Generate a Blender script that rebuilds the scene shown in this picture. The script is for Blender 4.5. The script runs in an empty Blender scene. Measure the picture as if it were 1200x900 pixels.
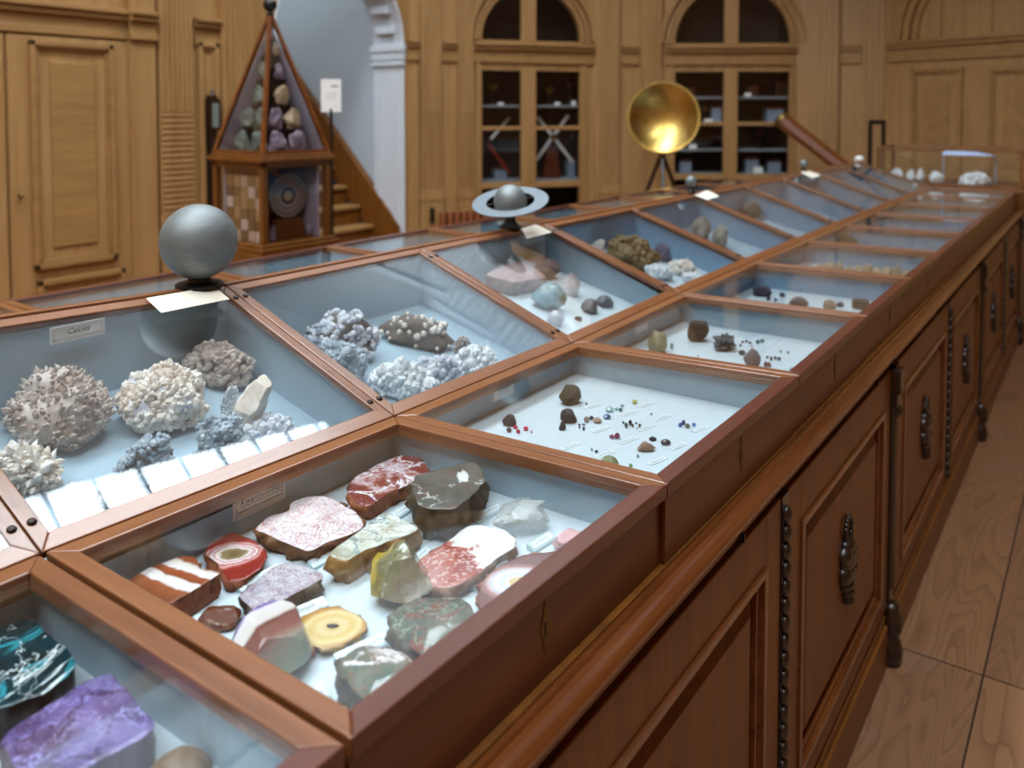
import bpy, math, random
from mathutils import Vector, noise, Matrix
R=math.radians
scene=bpy.context.scene
col=scene.collection
rnd=random.Random(7)

# ------------------------------------------------------------------ camera
F=992.69; CX=600.0; CY=175.05; TH=0.6158163; PITCH=R(2.5)
CAM=Vector((0.5245,-0.4998,1.606))
FWDH=Vector((-math.sin(TH),math.cos(TH),0)); RIGHT=Vector((math.cos(TH),math.sin(TH),0)); UPW=Vector((0,0,1))
FWD=FWDH*math.cos(PITCH)-UPW*math.sin(PITCH)
UPC=UPW*math.cos(PITCH)+FWDH*math.sin(PITCH)
cam_d=bpy.data.cameras.new('camera'); cam=bpy.data.objects.new('camera',cam_d); col.objects.link(cam)
cam.location=CAM; cam.rotation_euler=(R(90)-PITCH,0,TH)
cam_d.sensor_width=36; cam_d.lens=F*36/1200; cam_d.shift_y=-(450-CY)/1200
cam_d.clip_start=0.05; cam_d.clip_end=60
cam_d.dof.use_dof=True; cam_d.dof.focus_distance=1.42; cam_d.dof.aperture_fstop=3.4
scene.camera=cam
def ray(px,py): return (RIGHT*((px-CX)/F)+UPC*((CY-py)/F)+FWD)
def on_plane(px,py,p0,n):
    r=ray(px,py); t=(p0-CAM).dot(n)/r.dot(n); return CAM+r*t
def on_z(px,py,z): return on_plane(px,py,Vector((0,0,z)),UPW)
def at_depth(px,py,d): return CAM+ray(px,py)*d
def depth_of(p): return (p-CAM).dot(FWD)

# ------------------------------------------------------------------ scene helpers
def tag(o,label=None,cat=None,group=None,kind=None):
    if label: o['label']=label
    if cat: o['category']=cat
    if group: o['group']=group
    if kind: o['kind']=kind
    return o
def empty(name,loc,label=None,cat=None,group=None,kind=None,rz=0):
    o=bpy.data.objects.new(name,None); col.objects.link(o); o.location=loc; o.rotation_euler=(0,0,rz); o.empty_display_size=.05
    return tag(o,label,cat,group,kind)
def copy_tree(o,parent=None):
    c=o.copy(); col.objects.link(c); c.parent=parent
    for ch in list(o.children): copy_tree(ch,c)
    return c
class MB:
    def __init__(s): s.v=[]; s.f=[]; s.m=[]
    def add(s,vs,fs,mi=0):
        b=len(s.v); s.v+= [Vector(v) for v in vs]; s.f+=[tuple(i+b for i in f) for f in fs]; s.m+=[mi]*len(fs); return s
    def hexa(s,p,mi=0):  # p: 4 bottom, 4 top
        return s.add(p,[(3,2,1,0),(4,5,6,7),(0,1,5,4),(1,2,6,5),(2,3,7,6),(3,0,4,7)],mi)
    def box(s,x0,x1,y0,y1,z0,z1,mi=0):
        return s.hexa([(x0,y0,z0),(x1,y0,z0),(x1,y1,z0),(x0,y1,z0),(x0,y0,z1),(x1,y0,z1),(x1,y1,z1),(x0,y1,z1)],mi)
    def obox(s,c,ax,ay,az,mi=0): # centre and three half-axis vectors
        c=Vector(c);ax=Vector(ax);ay=Vector(ay);az=Vector(az)
        return s.hexa([c-ax-ay-az,c+ax-ay-az,c+ax+ay-az,c-ax+ay-az,c-ax-ay+az,c+ax-ay+az,c+ax+ay+az,c-ax+ay+az],mi)
    def tube(s,p0,p1,r0,r1=None,n=12,mi=0,caps=True):
        p0=Vector(p0);p1=Vector(p1); r1=r0 if r1 is None else r1
        d=(p1-p0).normalized(); a=d.orthogonal().normalized(); b=d.cross(a)
        vs=[];
        for P,r in ((p0,r0),(p1,r1)):
            for k in range(n):
                t=2*math.pi*k/n; vs.append(P+a*(r*math.cos(t))+b*(r*math.sin(t)))
        fs=[(k,(k+1)%n,n+(k+1)%n,n+k) for k in range(n)]
        if caps: fs+=[tuple(range(n))[::-1],tuple(range(n,2*n))]
        return s.add(vs,fs,mi)
    def lathe(s,c,prof,n=24,axis=(0,0,1),mi=0):
        c=Vector(c); d=Vector(axis).normalized(); a=d.orthogonal().normalized(); b=d.cross(a)
        vs=[];m=len(prof)
        for (r,h) in prof:
            for k in range(n):
                t=2*math.pi*k/n; vs.append(c+d*h+a*(r*math.cos(t))+b*(r*math.sin(t)))
        fs=[]
        for i in range(m-1):
            for k in range(n): fs.append((i*n+k,i*n+(k+1)%n,(i+1)*n+(k+1)%n,(i+1)*n+k))
        fs.append(tuple(range(n))[::-1]); fs.append(tuple((m-1)*n+k for k in range(n)))
        return s.add(vs,fs,mi)
    def sphere(s,c,r,n=12,sc=(1,1,1),mi=0):
        c=Vector(c); prof=[]
        vs=[];m=n
        for i in range(m+1):
            ph=math.pi*i/m
            for k in range(2*n):
                t=math.pi*k/n
                vs.append(c+Vector((r*sc[0]*math.sin(ph)*math.cos(t),r*sc[1]*math.sin(ph)*math.sin(t),-r*sc[2]*math.cos(ph))))
        N=2*n; fs=[]
        for i in range(m):
            for k in range(N): fs.append((i*N+k,i*N+(k+1)%N,(i+1)*N+(k+1)%N,(i+1)*N+k))
        return s.add(vs,fs,mi)
    def build(s,name,mats,parent=None,origin=(0,0,0),smooth=False,bevel=0,ang=None):
        o_=Vector(origin); me=bpy.data.meshes.new(name)
        me.from_pydata([tuple(v-o_) for v in s.v],[],s.f)
        if not isinstance(mats,(list,tuple)): mats=[mats]
        for m in mats: me.materials.append(m)
        for p,mi in zip(me.polygons,s.m):
            p.material_index=mi; p.use_smooth=smooth
        me.validate(); me.update()
        if smooth and ang:
            try: me.set_sharp_from_angle(angle=R(ang))
            except Exception: pass
        o=bpy.data.objects.new(name,me); col.objects.link(o)
        if parent is not None: o.parent=parent
        else: o.location=o_
        if bevel:
            b=o.modifiers.new('bevel','BEVEL'); b.width=bevel; b.segments=2; b.limit_method='ANGLE'
        return o

# ------------------------------------------------------------------ materials
def lin(c):
    if isinstance(c,str):
        c=[int(c[i:i+2],16)/255 for i in (0,2,4)]
    return tuple((x/12.92 if x<=.04045 else ((x+.055)/1.055)**2.4) for x in c)+(1,)
def newmat(name):
    m=bpy.data.materials.new(name); m.use_nodes=True; nt=m.node_tree; nt.nodes.clear()
    return m,nt
class NT:
    def __init__(s,name):
        s.m,s.t=newmat(name)
    def n(s,typ,**kw):
        nd=s.t.nodes.new(typ)
        for k,v in kw.items():
            if k.startswith('i_'):
                key=k[2:]; key=int(key) if key.isdigit() else key
                nd.inputs[key].default_value=v
            else: setattr(nd,k,v)
        return nd
    def l(s,a,b): s.t.links.new(a,b)
    def coords(s,scale=(1,1,1),loc=(0,0,0),rot=(0,0,0),kind='Object'):
        c=s.n('ShaderNodeTexCoord'); mp=s.n('ShaderNodeMapping'); mp.inputs['Scale'].default_value=scale; mp.inputs['Location'].default_value=loc; mp.inputs['Rotation'].default_value=rot
        s.l(c.outputs[kind],mp.inputs['Vector']); return mp.outputs['Vector']
    def noise(s,vec,scale=5,detail=4,rough=.55,dist=0):
        nd=s.n('ShaderNodeTexNoise'); nd.inputs['Scale'].default_value=scale; nd.inputs['Detail'].default_value=detail; nd.inputs['Roughness'].default_value=rough; nd.inputs['Distortion'].default_value=dist
        s.l(vec,nd.inputs['Vector']); return nd
    def ramp(s,fac,stops,interp='LINEAR'):
        nd=s.n('ShaderNodeValToRGB'); cr=nd.color_ramp; cr.interpolation=interp
        while len(cr.elements)>1: cr.elements.remove(cr.elements[-1])
        cr.elements[0].position=stops[0][0]; cr.elements[0].color=lin(stops[0][1])
        for p,c in stops[1:]:
            e=cr.elements.new(p); e.color=lin(c)
        s.l(fac,nd.inputs['Fac']); return nd.outputs['Color']
    def math(s,op,a,b=None,clamp=False):
        nd=s.n('ShaderNodeMath',operation=op); nd.use_clamp=clamp
        for i,x in enumerate((a,b)):
            if x is None: continue
            if isinstance(x,(int,float)): nd.inputs[i].default_value=x
            else: s.l(x,nd.inputs[i])
        return nd.outputs[0]
    def mix(s,fac,a,b):
        nd=s.n('ShaderNodeMix',data_type='RGBA')
        if isinstance(fac,(int,float)): nd.inputs[0].default_value=fac
        else: s.l(fac,nd.inputs[0])
        for i,x in ((6,a),(7,b)):
            if isinstance(x,(str,tuple,list)): nd.inputs[i].default_value=lin(x)
            else: s.l(x,nd.inputs[i])
        return nd.outputs[2]
    def out(s,color,rough=.5,metal=0,bump=None,bstr=.3,bdist=.004,coat=0,crough=.1,spec=.5,trans=0,emis=None,estr=0,sss=0):
        b=s.n('ShaderNodeBsdfPrincipled'); o=s.n('ShaderNodeOutputMaterial')
        if isinstance(color,(str,tuple,list)): b.inputs['Base Color'].default_value=lin(color)
        else: s.l(color,b.inputs['Base Color'])
        if isinstance(rough,(int,float)): b.inputs['Roughness'].default_value=rough
        else: s.l(rough,b.inputs['Roughness'])
        b.inputs['Metallic'].default_value=metal; b.inputs['Coat Weight'].default_value=coat; b.inputs['Coat Roughness'].default_value=crough
        b.inputs['Specular IOR Level'].default_value=spec; b.inputs['Transmission Weight'].default_value=trans
        if emis: b.inputs['Emission Color'].default_value=lin(emis); b.inputs['Emission Strength'].default_value=estr
        if bump is not None:
            bp=s.n('ShaderNodeBump'); bp.inputs['Strength'].default_value=bstr; bp.inputs['Distance'].default_value=bdist
            s.l(bump,bp.inputs['Height']); s.l(bp.outputs[0],b.inputs['Normal'])
        s.l(b.outputs[0],o.inputs['Surface']); return s.m
def m_plain(name,c,rough=.5,metal=0,**k):
    s=NT(name); v=s.coords((1,1,1)); n=s.noise(v,14,3); c2=s.mix(s.math('MULTIPLY',n.outputs[0],.35),c,tuple(x*.8 for x in ([int(c[i:i+2],16)/255 for i in (0,2,4)])))
    return s.out(c2,rough,metal,**k)
def m_wood(name,ca,cb,axis='y',rough=.35,coat=.3,scale=1.0,bstr=.12,cc=None,kind='Object'):
    s=NT(name)
    st={'x':(1.2,16,16),'y':(16,1.2,16),'z':(16,16,1.2)}[axis]
    v=s.coords(tuple(x*scale for x in st),kind=kind)
    n1=s.noise(v,1.6,6,.6,.6); n2=s.noise(v,9,3,.6)
    f=s.math('ADD',s.math('MULTIPLY',n1.outputs[0],.75),s.math('MULTIPLY',n2.outputs[0],.25))
    stops=[(.3,cb),(.62,ca)] if cc is None else [(.28,cb),(.5,ca),(.72,cc)]
    c=s.ramp(f,stops)
    return s.out(c,rough,bump=f,bstr=bstr,bdist=.002,coat=coat,crough=.18)
def m_glass(name,f0=.045,tint=(.97,.985,.985),rough=0.0):
    s=NT(name)
    g=s.n('ShaderNodeNewGeometry'); d=s.n('ShaderNodeVectorMath',operation='DOT_PRODUCT'); s.l(g.outputs['Normal'],d.inputs[0]); s.l(g.outputs['Incoming'],d.inputs[1])
    c=s.math('ABSOLUTE',d.outputs['Value']); p=s.math('POWER',s.math('SUBTRACT',1.0,c,True),5.0)
    fac=s.math('ADD',s.math('MULTIPLY',p,1-f0),f0,True)
    t=s.n('ShaderNodeBsdfTransparent'); t.inputs[0].default_value=tint+(1,)
    gl=s.n('ShaderNodeBsdfGlossy'); gl.inputs['Roughness'].default_value=rough; gl.inputs['Color'].default_value=(1,1,1,1)
    mx=s.n('ShaderNodeMixShader'); s.l(fac,mx.inputs[0]); s.l(t.outputs[0],mx.inputs[1]); s.l(gl.outputs[0],mx.inputs[2])
    o=s.n('ShaderNodeOutputMaterial'); s.l(mx.outputs[0],o.inputs['Surface']); return s.m
def m_rock(name,stops,scale=30,detail=6,dist=.5,rough=.6,bstr=.5,bdist=.004,coat=0,spec=.4,sd=0.0,contrast=1.0,trans=0,stretch=(1,1,1)):
    s=NT(name); v=s.coords(stretch,loc=(sd*3.1,sd*1.7,sd)); n=s.noise(v,scale,detail,.62,dist)
    n2=s.noise(v,scale*5,4,.6)
    f=s.math('ADD',s.math('MULTIPLY',n.outputs[0],.8),s.math('MULTIPLY',n2.outputs[0],.2))
    c=s.ramp(f,stops)
    return s.out(c,rough,bump=f,bstr=bstr,bdist=bdist,coat=coat,crough=.06,spec=spec,trans=trans)
def m_vein(name,stops,scale,veins,rough=.25,coat=.5,sd=0.0,bstr=.05):
    """noise base with vein layers: (colour, scale, width, distortion, stretch)"""
    s=NT(name); v=s.coords((1,1,1),loc=(sd*2.3,sd*1.1,sd)); n=s.noise(v,scale,6,.62,.4); c=s.ramp(n.outputs[0],stops)
    for vc,vs,vw,vd,st in veins:
        v2=s.coords(st,loc=(sd+vs*.01,sd*.7,0)); n2=s.noise(v2,vs,5,.6,vd)
        a=s.math('ABSOLUTE',s.math('SUBTRACT',n2.outputs[0],.5)); k=s.math('SUBTRACT',1.0,s.math('DIVIDE',a,vw),True)
        k=s.math('MULTIPLY',k,1.6,True)
        c=s.mix(k,c,vc)
    return s.out(c,rough,bump=n.outputs[0],bstr=bstr,coat=coat*.4,crough=.05,spec=.35)
def m_band(name,stops,R_=.05,mode='radial',ang=0,freq=1.0,dist=.25,rough=.2,coat=.6,nscale=20,fine=0.0,off=0.0,ell=1.0,interp='LINEAR'):
    """bands: fac along a direction (-1..1 -> 0..1) or radial (0 centre ..1 rim)"""
    s=NT(name); v=s.coords((1/R_,ell/R_,1/R_),rot=(0,0,ang)); n=s.noise(v,nscale*R_,4,.6)
    sp=s.n('ShaderNodeSeparateXYZ'); s.l(v,sp.inputs[0])
    if mode=='radial':
        x2=s.math('MULTIPLY',sp.outputs[0],sp.outputs[0]); y2=s.math('MULTIPLY',sp.outputs[1],sp.outputs[1]); f=s.math('SQRT',s.math('ADD',x2,y2))
    else:
        f=s.math('ADD',s.math('MULTIPLY',sp.outputs[0],.5),.5+off)
    f=s.math('ADD',f,s.math('MULTIPLY',s.math('SUBTRACT',n.outputs[0],.5),dist*2))
    if freq!=1.0: f=s.math('FRACT',s.math('MULTIPLY',f,freq))
    c=s.ramp(f,stops,interp)
    if fine:
        n3=s.noise(v,nscale*R_*6,4,.6); c=s.mix(s.math('MULTIPLY',s.math('GREATER_THAN',n3.outputs[0],.56),fine),c,'f2ece8')
    return s.out(c,rough,coat=coat*.4,crough=.05,bump=n.outputs[0],bstr=.04,spec=.35)

M={}
M['rail']=m_wood('table_rail_wood','7d4e2d','5c351a','y',.3,.4,cc='8b5a36')
M['railx']=m_wood('table_rail_wood_cross','784a2a','573218','x',.3,.4,cc='865633')
M['front']=m_wood('case_front_wood','663510','46230a','y',.38,.15)
M['base']=m_wood('base_wood','7c4a14','583208','z',.45,.1)
M['basey']=m_wood('base_wood_long','7e4c16','5a3409','y',.42,.12)
M['torus']=m_wood('moulding_wood','6e3c1a','48230d','y',.22,.6,cc='7b4722')
M['frontrail']=m_wood('dark_front_rail','5c3020','44211a','y',.3,.4)
M['dark']=m_wood('dark_carved_wood','2a160c','160a06','z',.35,.4)
M['oak']=m_wood('oak_panelling','a98252','936c3e','z',.5,.1,scale=.6)
M['oakh']=m_wood('oak_moulding','a27b48','88633a','y',.5,.1,scale=.6)
M['floor']=None
M['lining']=m_plain('blue_grey_paint','a0b8c6',.6); M['liningblue']=m_plain('light_blue_paint','86adca',.6)
M['bed']=m_plain('white_case_floor','ccd9e0',.7)
M['bedblue']=m_plain('pale_blue_case_floor','a8c0ce',.7)
M['glass']=m_glass('case_glass',.045); M['uglass']=m_glass('sloping_case_glass',.09)
M['brass']=m_rock('brass',[(.3,'b58f45'),(.7,'cdae66')],8,2,0,.3,.02); M['brass'].node_tree.nodes['Principled BSDF'].inputs['Metallic'].default_value=1
M['oldbrass']=m_rock('aged_brass',[(.3,'5a4a26'),(.7,'94783c')],20,2,0,.4,.05); M['oldbrass'].node_tree.nodes['Principled BSDF'].inputs['Metallic'].default_value=.8
M['pewter']=m_rock('pewter',[(.3,'6a7071'),(.7,'8a8f8f')],9,5,0,.55,.04,stretch=(1,1,3)); M['pewter'].node_tree.nodes['Principled BSDF'].inputs['Metallic'].default_value=.6
M['ringm']=m_plain('ring_metal','737d84',.5,.5)
M['black']=m_plain('black_metal','14120f',.4,.2)
M['screw']=m_plain('dark_screw','241310',.35,.5)
M['paper']=m_plain('white_paper','f0efec',.7)
M['card']=m_plain('cream_card','f1ead9',.7)
M['oldpaper']=m_plain('aged_paper','cdbf96',.7)
M['ink']=m_plain('black_ink','1c1c22',.6)
M['inkgrey']=m_plain('grey_ink','7d7f86',.6)
M['plaster']=m_plain('pale_blue_plaster','b9c4cc',.7)
M['upper']=m_plain('upper_wall_plaster','eef2f5',.7)
M['cglass']=m_glass('cupboard_glass',.03)
M['white']=m_plain('white_paint','d5dbe2',.55)
# ------------------------------------------------------------------ the long show table
RIM=1.06; XB=-.540; XR=-1.0464; ZR=1.234; P=.63015
I0,I1=-3,10
dxL={0:-.003,1:.0045,2:.009,3:.003}; dzB={0:.003,1:-.012,2:-.017,3:-.006}
def nodeL(i): return Vector((dxL.get(i,0),P*i,RIM))
def nodeB(i): return Vector((XB,P*i,RIM+dzB.get(i,0)))
def nodeR(i): return Vector((XR,P*i,ZR+(.026 if i<=0 else 0)))
FLZ=.972
UP0=Vector((XB,0,.962)); UPN=Vector((.27,0,1)).normalized()       # sloping floor of the upper cases
UP1=Vector((XB,0,.946))
GLN=Vector((ZR-RIM,0,XB-XR)).normalized()                          # normal of the sloping glass
def quad_inset(q,w):  # q: 4 corners A,B,C,D ; w: widths on AB,BC,CD,DA
    A,B,C,D=q; n=(B-A).cross(D-A).normalized()
    L=[]
    for k,(p,r) in enumerate(((A,B),(B,C),(C,D),(D,A))):
        d=(r-p).normalized(); nn=n.cross(d); L.append((p+nn*w[k],d))
    def inter(l1,l2):
        p1,d1=l1;p2,d2=l2; w_=p2-p1
        c=d1.cross(d2); t=w_.cross(d2).dot(c)/c.dot(c); return p1+d1*t
    return [inter(L[3],L[0]),inter(L[0],L[1]),inter(L[1],L[2]),inter(L[2],L[3])],n
def ring_frame(mb,q,w,th,mis=(0,0,0,0)):
    inn,n=quad_inset(q,w)
    if n.z<0: n=-n
    for k in range(4):
        a,b=q[k],q[(k+1)%4]; c,d=inn[(k+1)%4],inn[k]
        dn=-n*th
        mb.hexa([a+dn,b+dn,c+dn,d+dn,a,b,c,d],mis[k])
    return inn,n
def pane(mb,inn,n,depth,t=.003):
    c=sum(inn,Vector())/4
    pts=[p+(p-c).normalized()*.004 for p in inn]
    mb.hexa([p-n*(depth+t) for p in pts]+[p-n*depth for p in pts])

low_lab={-3:None,-2:'flat glass case holding three stones nearest the near left corner of the photo'}
def gridpane(mb,inn,n,depth,t=.003,N=8):
    c=sum(inn,Vector())/4; q=[p+(p-c).normalized()*.004-n*depth for p in inn]; vs=[];fs=[]
    for lay in (0,1):
        for i in range(N+1):
            for j in range(N+1):
                u,v=i/N,j/N; vs.append(q[0]*(1-u)*(1-v)+q[1]*u*(1-v)+q[2]*u*v+q[3]*(1-u)*v-n*t*lay)
    M_=(N+1)*(N+1); k=lambda i,j,l:l*M_+i*(N+1)+j
    for i in range(N):
        for j in range(N):
            fs.append((k(i,j,0),k(i+1,j,0),k(i+1,j+1,0),k(i,j+1,0))); fs.append((k(i,j,1),k(i,j+1,1),k(i+1,j+1,1),k(i+1,j,1)))
        fs.append((k(i,0,0),k(i,0,1),k(i+1,0,1),k(i+1,0,0))); fs.append((k(i,N,0),k(i+1,N,0),k(i+1,N,1),k(i,N,1)))
        fs.append((k(0,i,0),k(0,i+1,0),k(0,i+1,1),k(0,i,1))); fs.append((k(N,i,0),k(N,i,1),k(N,i+1,1),k(N,i+1,0)))
    mb.add(vs,fs)
LOWLAB={-3:'flat glass case at the near end of the table outside the picture',-2:'empty flat glass case before the one with the purple slab',
-1:'flat glass case with the dark teal slab and the purple slab',0:'flat glass case full of agate and jasper slabs, nearest on the right',
1:'flat glass case scattered with tiny cut gems and a dark green rock',2:'flat glass case with a dark block and a silvery dark cluster',
3:'flat glass case with four small specimens in a row along its near rail',4:'flat glass case with a row of sandy coloured lumps',
5:'flat glass case with one dark lump in its far left corner',6:'narrow looking flat glass case just beyond the one with a dark corner lump',
7:'flat glass case third from the far end of the near side',8:'flat glass case second from the far end of the near side',9:'flat glass case at the far end of the near side'}
UPLAB={-3:'sloping glass case at the near end of the table outside the picture',-2:'sloping glass case before the one cut off at the left edge',
-1:'sloping glass case whose corner just shows at the left edge',0:'sloping glass case of creamy calcite clusters in front of the grey globe',
1:'sloping glass case with a brown white-spotted rock among white crystals',2:'sloping glass case with a pink block, below the ringed planet',
3:'sloping glass case with a large brown green rock',4:'sloping glass case with tall grey coral-like specimens',
5:'sloping glass case with one round dark specimen at its top',6:'empty blue sloping glass case after the round dark specimen',
7:'sloping glass case beside the second small ball on the ridge',8:'second sloping glass case from the far end',9:'last sloping glass case at the far end by the white dome'}
def lower_case(i,label,group='flat display cases along the near side'):
    o=Vector((XB/2,P*(i+.5),.938))
    g=.0035 if i in(-1,0) else .0012
    gA=.004 if i in (0,) else .001; gB=.004 if i==-1 else .001
    A,B,C,D=nodeL(i),nodeL(i+1),nodeB(i+1),nodeB(i)
    A=A+Vector((0,gA,0));D=D+Vector((0,gA,0));B=B-Vector((0,gB,0));C=C-Vector((0,gB,0))
    D=D+Vector((.001,0,0));C=C+Vector((.001,0,0))
    root=empty('flat_display_case',o,label,'display case',group)
    mb=MB(); inn,n=ring_frame(mb,[A,B,C,D],(.030,.026,.032,.026),.022,(2,1,0,1))
    mb.build('lid_frame',[M['rail'],M['railx'],M['frontrail']],root,o,bevel=.0022)
    mb=MB(); pane(mb,inn,n,.006); mb.build('glass_pane',M['glass'],root,o)
    y0,y1=A.y,B.y
    mb=MB(); x0=min(A.x,B.x)-.003
    zt=RIM-.0225
    mb.box(x0-.014,x0,y0,y1,.938,zt)
    mb.box(XB+.006,x0-.014,y0,y0+.009,.938,zt-.001); mb.box(XB+.006,x0-.014,y1-.009,y1,.938,zt-.001)
    mb.box(XB+.001,XB+.006,y0,y1,.938,zt-.02)
    mb.build('case_body',M['front'],root,o,bevel=.001)
    mb=MB(); b=.003
    X0,X1,Y0,Y1=XB+.0062,x0-.0142,y0+.0092,y1-.0092
    for (a0,a1,c0,c1) in ((X0,X0+b,Y0,Y1),(X1-b,X1,Y0,Y1),(X0,X1,Y0,Y0+b),(X0,X1,Y1-b,Y1)): mb.box(a0,a1,c0,c1,FLZ-.004,zt-.0225)
    # upper strip above, just under the lid
    mb.box(X0,X1,Y0,Y0+b,zt-.0225,zt-.002); mb.box(X0,X1,Y1-b,Y1,zt-.0225,zt-.002); mb.box(X1-b,X1,Y0,Y1,zt-.0225,zt-.002); mb.box(X0,X0+b,Y0,Y1,zt-.0225,zt-.018)
    mb.build('painted_lining',M['liningblue'] if i>=3 else M['lining'],root,o)
    mb=MB(); mb.box(X0+.001,X1-.001,Y0+.001,Y1-.001,FLZ-.006,FLZ); mb.build('case_floor',M['bed'],root,o)
    # brass escutcheon with a keyhole
    mb=MB(); yc=(y0+y1)/2; zc=1.0; pts=[(0,.032),(.005,.012),(.010,0),(.005,-.012),(0,-.032),(-.005,-.012),(-.010,0),(-.005,.012)]
    vs=[(x0+.0002,yc+a,zc+c) for a,c in pts]+[(x0+.0012,yc+a,zc+c) for a,c in pts]
    mb.add(vs,[tuple(range(8))[::-1],tuple(range(8,16))]+[(k,(k+1)%8,8+(k+1)%8,8+k) for k in range(8)])
    e=mb.build('escutcheon',M['oldbrass'],root,o)
    mb=MB(); mb.tube((x0+.0008,yc,zc+.004),(x0+.0018,yc,zc+.004),.0036,n=12); mb.box(x0+.0008,x0+.0018,yc-.0017,yc+.0017,zc-.012,zc+.003)
    k=mb.build('keyhole',M['black'],e,o)
    return root
def upper_case(i,label,group='sloping display cases along the near side'):
    o=Vector(((XB+XR)/2,P*(i+.5),.938))
    A,B,C,D=nodeB(i),nodeB(i+1),nodeR(i+1),nodeR(i)
    d=.0012 if i not in (-1,) else .0012
    gB=gA=.0012
    A=A+Vector((-.001,gA,0));D=D+Vector((.012,gA,-.004));B=B+Vector((-.001,-gB,0));C=C+Vector((.012,-gB,-.004))
    root=empty('sloping_display_case',o,label,'display case',group)
    mb=MB(); inn,n=ring_frame(mb,[A,B,C,D],(.030,.022,.024,.022),.013,(0,1,0,1)); mb.build('lid_frame',[M['rail'],M['railx']],root,o,bevel=.0018)
    mb=MB(); gridpane(mb,inn,n,.003); mb.build('glass_pane',M['uglass'],root,o,smooth=True,ang=40)
    y0,y1=A.y,B.y; xB=XB-.003; xR=XR+.014
    lf=lambda y: .026*min(1,max(0,1-y/P))
    zg=lambda x,y=y1: RIM-.0165+min(dzB.get(i,0),dzB.get(i+1,0))*(XR+.012-x)/(XR+.012-XB)+(ZR-RIM-.004+lf(y))*(x-XB)/(XR+.012-XB)
    mb=MB()
    mb.box(xB-.009,xB,y0,y1,.938,zg(XB)-.004)
    mb.box(xR,xR+.009,y0,y1,.938,zg(xR+.009)-.004)
    for a,b in ((y0,y0+.006),(y1-.006,y1)):
        mb.hexa([(xR+.009,a,.938),(xB-.009,a,.938),(xB-.009,b,.938),(xR+.009,b,.938),(xR+.009,a,zg(xR+.009,a)),(xB-.009,a,zg(xB-.009,a)),(xB-.009,b,zg(xB-.009,b)),(xR+.009,b,zg(xR+.009,b))])
    mb.build('case_body',M['front'],root,o)
    fz=lambda x: (.946 if i in (0,1) else .962)-.27*(x-XB)
    X0,X1,Y0,Y1=xR+.0095,xB-.0095,y0+.0065,y1-.0065
    mb=MB(); t=.003
    for a,b in ((Y0,Y0+t),(Y1-t,Y1)):
        mb.hexa([(X0,a,fz(X0)-.004),(X1,a,fz(X1)-.004),(X1,b,fz(X1)-.004),(X0,b,fz(X0)-.004),(X0,a,zg(X0,a)-.002),(X1,a,zg(X1,a)-.002),(X1,b,zg(X1,b)-.002),(X0,b,zg(X0,b)-.002)])
    mb.hexa([(X0,Y0,fz(X0)-.004),(X0+t,Y0,fz(X0)-.004),(X0+t,Y1,fz(X0)-.004),(X0,Y1,fz(X0)-.004),(X0,Y0,zg(X0,Y0)-.002),(X0+t,Y0,zg(X0,Y0)-.002),(X0+t,Y1,zg(X0,Y1)-.002),(X0,Y1,zg(X0,Y1)-.002)]); mb.box(X1-t,X1,Y0,Y1,fz(X1)-.004,zg(X1)-.002)
    mb.build('painted_lining',M['liningblue'] if i>=3 else M['lining'],root,o)
    mb=MB(); x0,x1=X0+.0005,X1-.0005
    mb.hexa([(x0,Y0+.0005,fz(x0)-.006),(x1,Y0+.0005,fz(x1)-.006),(x1,Y1-.0005,fz(x1)-.006),(x0,Y1-.0005,fz(x0)-.006),(x0,Y0+.0005,fz(x0)),(x1,Y0+.0005,fz(x1)),(x1,Y1-.0005,fz(x1)),(x0,Y1-.0005,fz(x0))])
    mb.build('case_floor',M['bed'] if i in(2,3) else M['bedblue'],root,o)
    # dark screws near both ends of the side rails
    dirU=(D-A).normalized()
    for s_,e_,yy in ((A,D,.011),(B,C,-.011)):
        for f in (.10,.90):
            c=s_.lerp(e_,f)+Vector((0,yy,0)); mb=MB(); mb.lathe(c,[(.0062,0),(.0062,.0015),(.0045,.0032),(.0015,.0038)],12,axis=n); mb.build('screw_head',M['screw'],root,o,smooth=True)
    return root
lows={};ups={}
for i in range(I0,I1):
    lows[i]=lower_case(i,LOWLAB[i]); ups[i]=upper_case(i,UPLAB[i])
# the far side of the ridge: the same cases turned round
def far_copy(src,i,i2,label,group):
    c=copy_tree(src); c.rotation_euler=(0,0,math.pi)
    c.location=(2*XR-src.location.x,P*(i2+.5),src.location.z); c['label']=label; c['group']=group
FARL={-1:'far-side flat glass case seen left of the grey globe',0:'far-side flat glass case seen right of the grey globe, before the pyramid case',1:'far-side flat glass case seen right of the pyramid case',2:'far-side flat glass case seen behind the ringed planet'}
for i in range(I0,I1):
    far_copy(lows[2],2,i,FARL.get(i,'flat glass case of the hidden far row beyond the ridge'),'flat display cases along the far side')
    far_copy(ups[6],6,i,'sloping glass case facing away on the far side of the ridge','sloping display cases along the far side')
mb=MB(); mb.hexa([(XR-.0105,P*I0,.938),(XR+.0105,P*I0,.938),(XR+.0105,0,.938),(XR-.0105,0,.938),(XR-.0105,P*I0,ZR+.027),(XR+.0105,P*I0,ZR+.027),(XR+.0105,0,ZR+.027),(XR-.0105,0,ZR+.027)]); mb.hexa([(XR-.0105,0,.938),(XR+.0105,0,.938),(XR+.0105,P,.938),(XR-.0105,P,.938),(XR-.0105,0,ZR+.027),(XR+.0105,0,ZR+.027),(XR+.0105,P,ZR+.001),(XR-.0105,P,ZR+.001)]); mb.box(XR-.0105,XR+.0105,P,P*I1,.938,ZR+.001); rb=mb.build('ridge_beam',M['rail'],None,(XR,P*I0,.938),bevel=.003)
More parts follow.
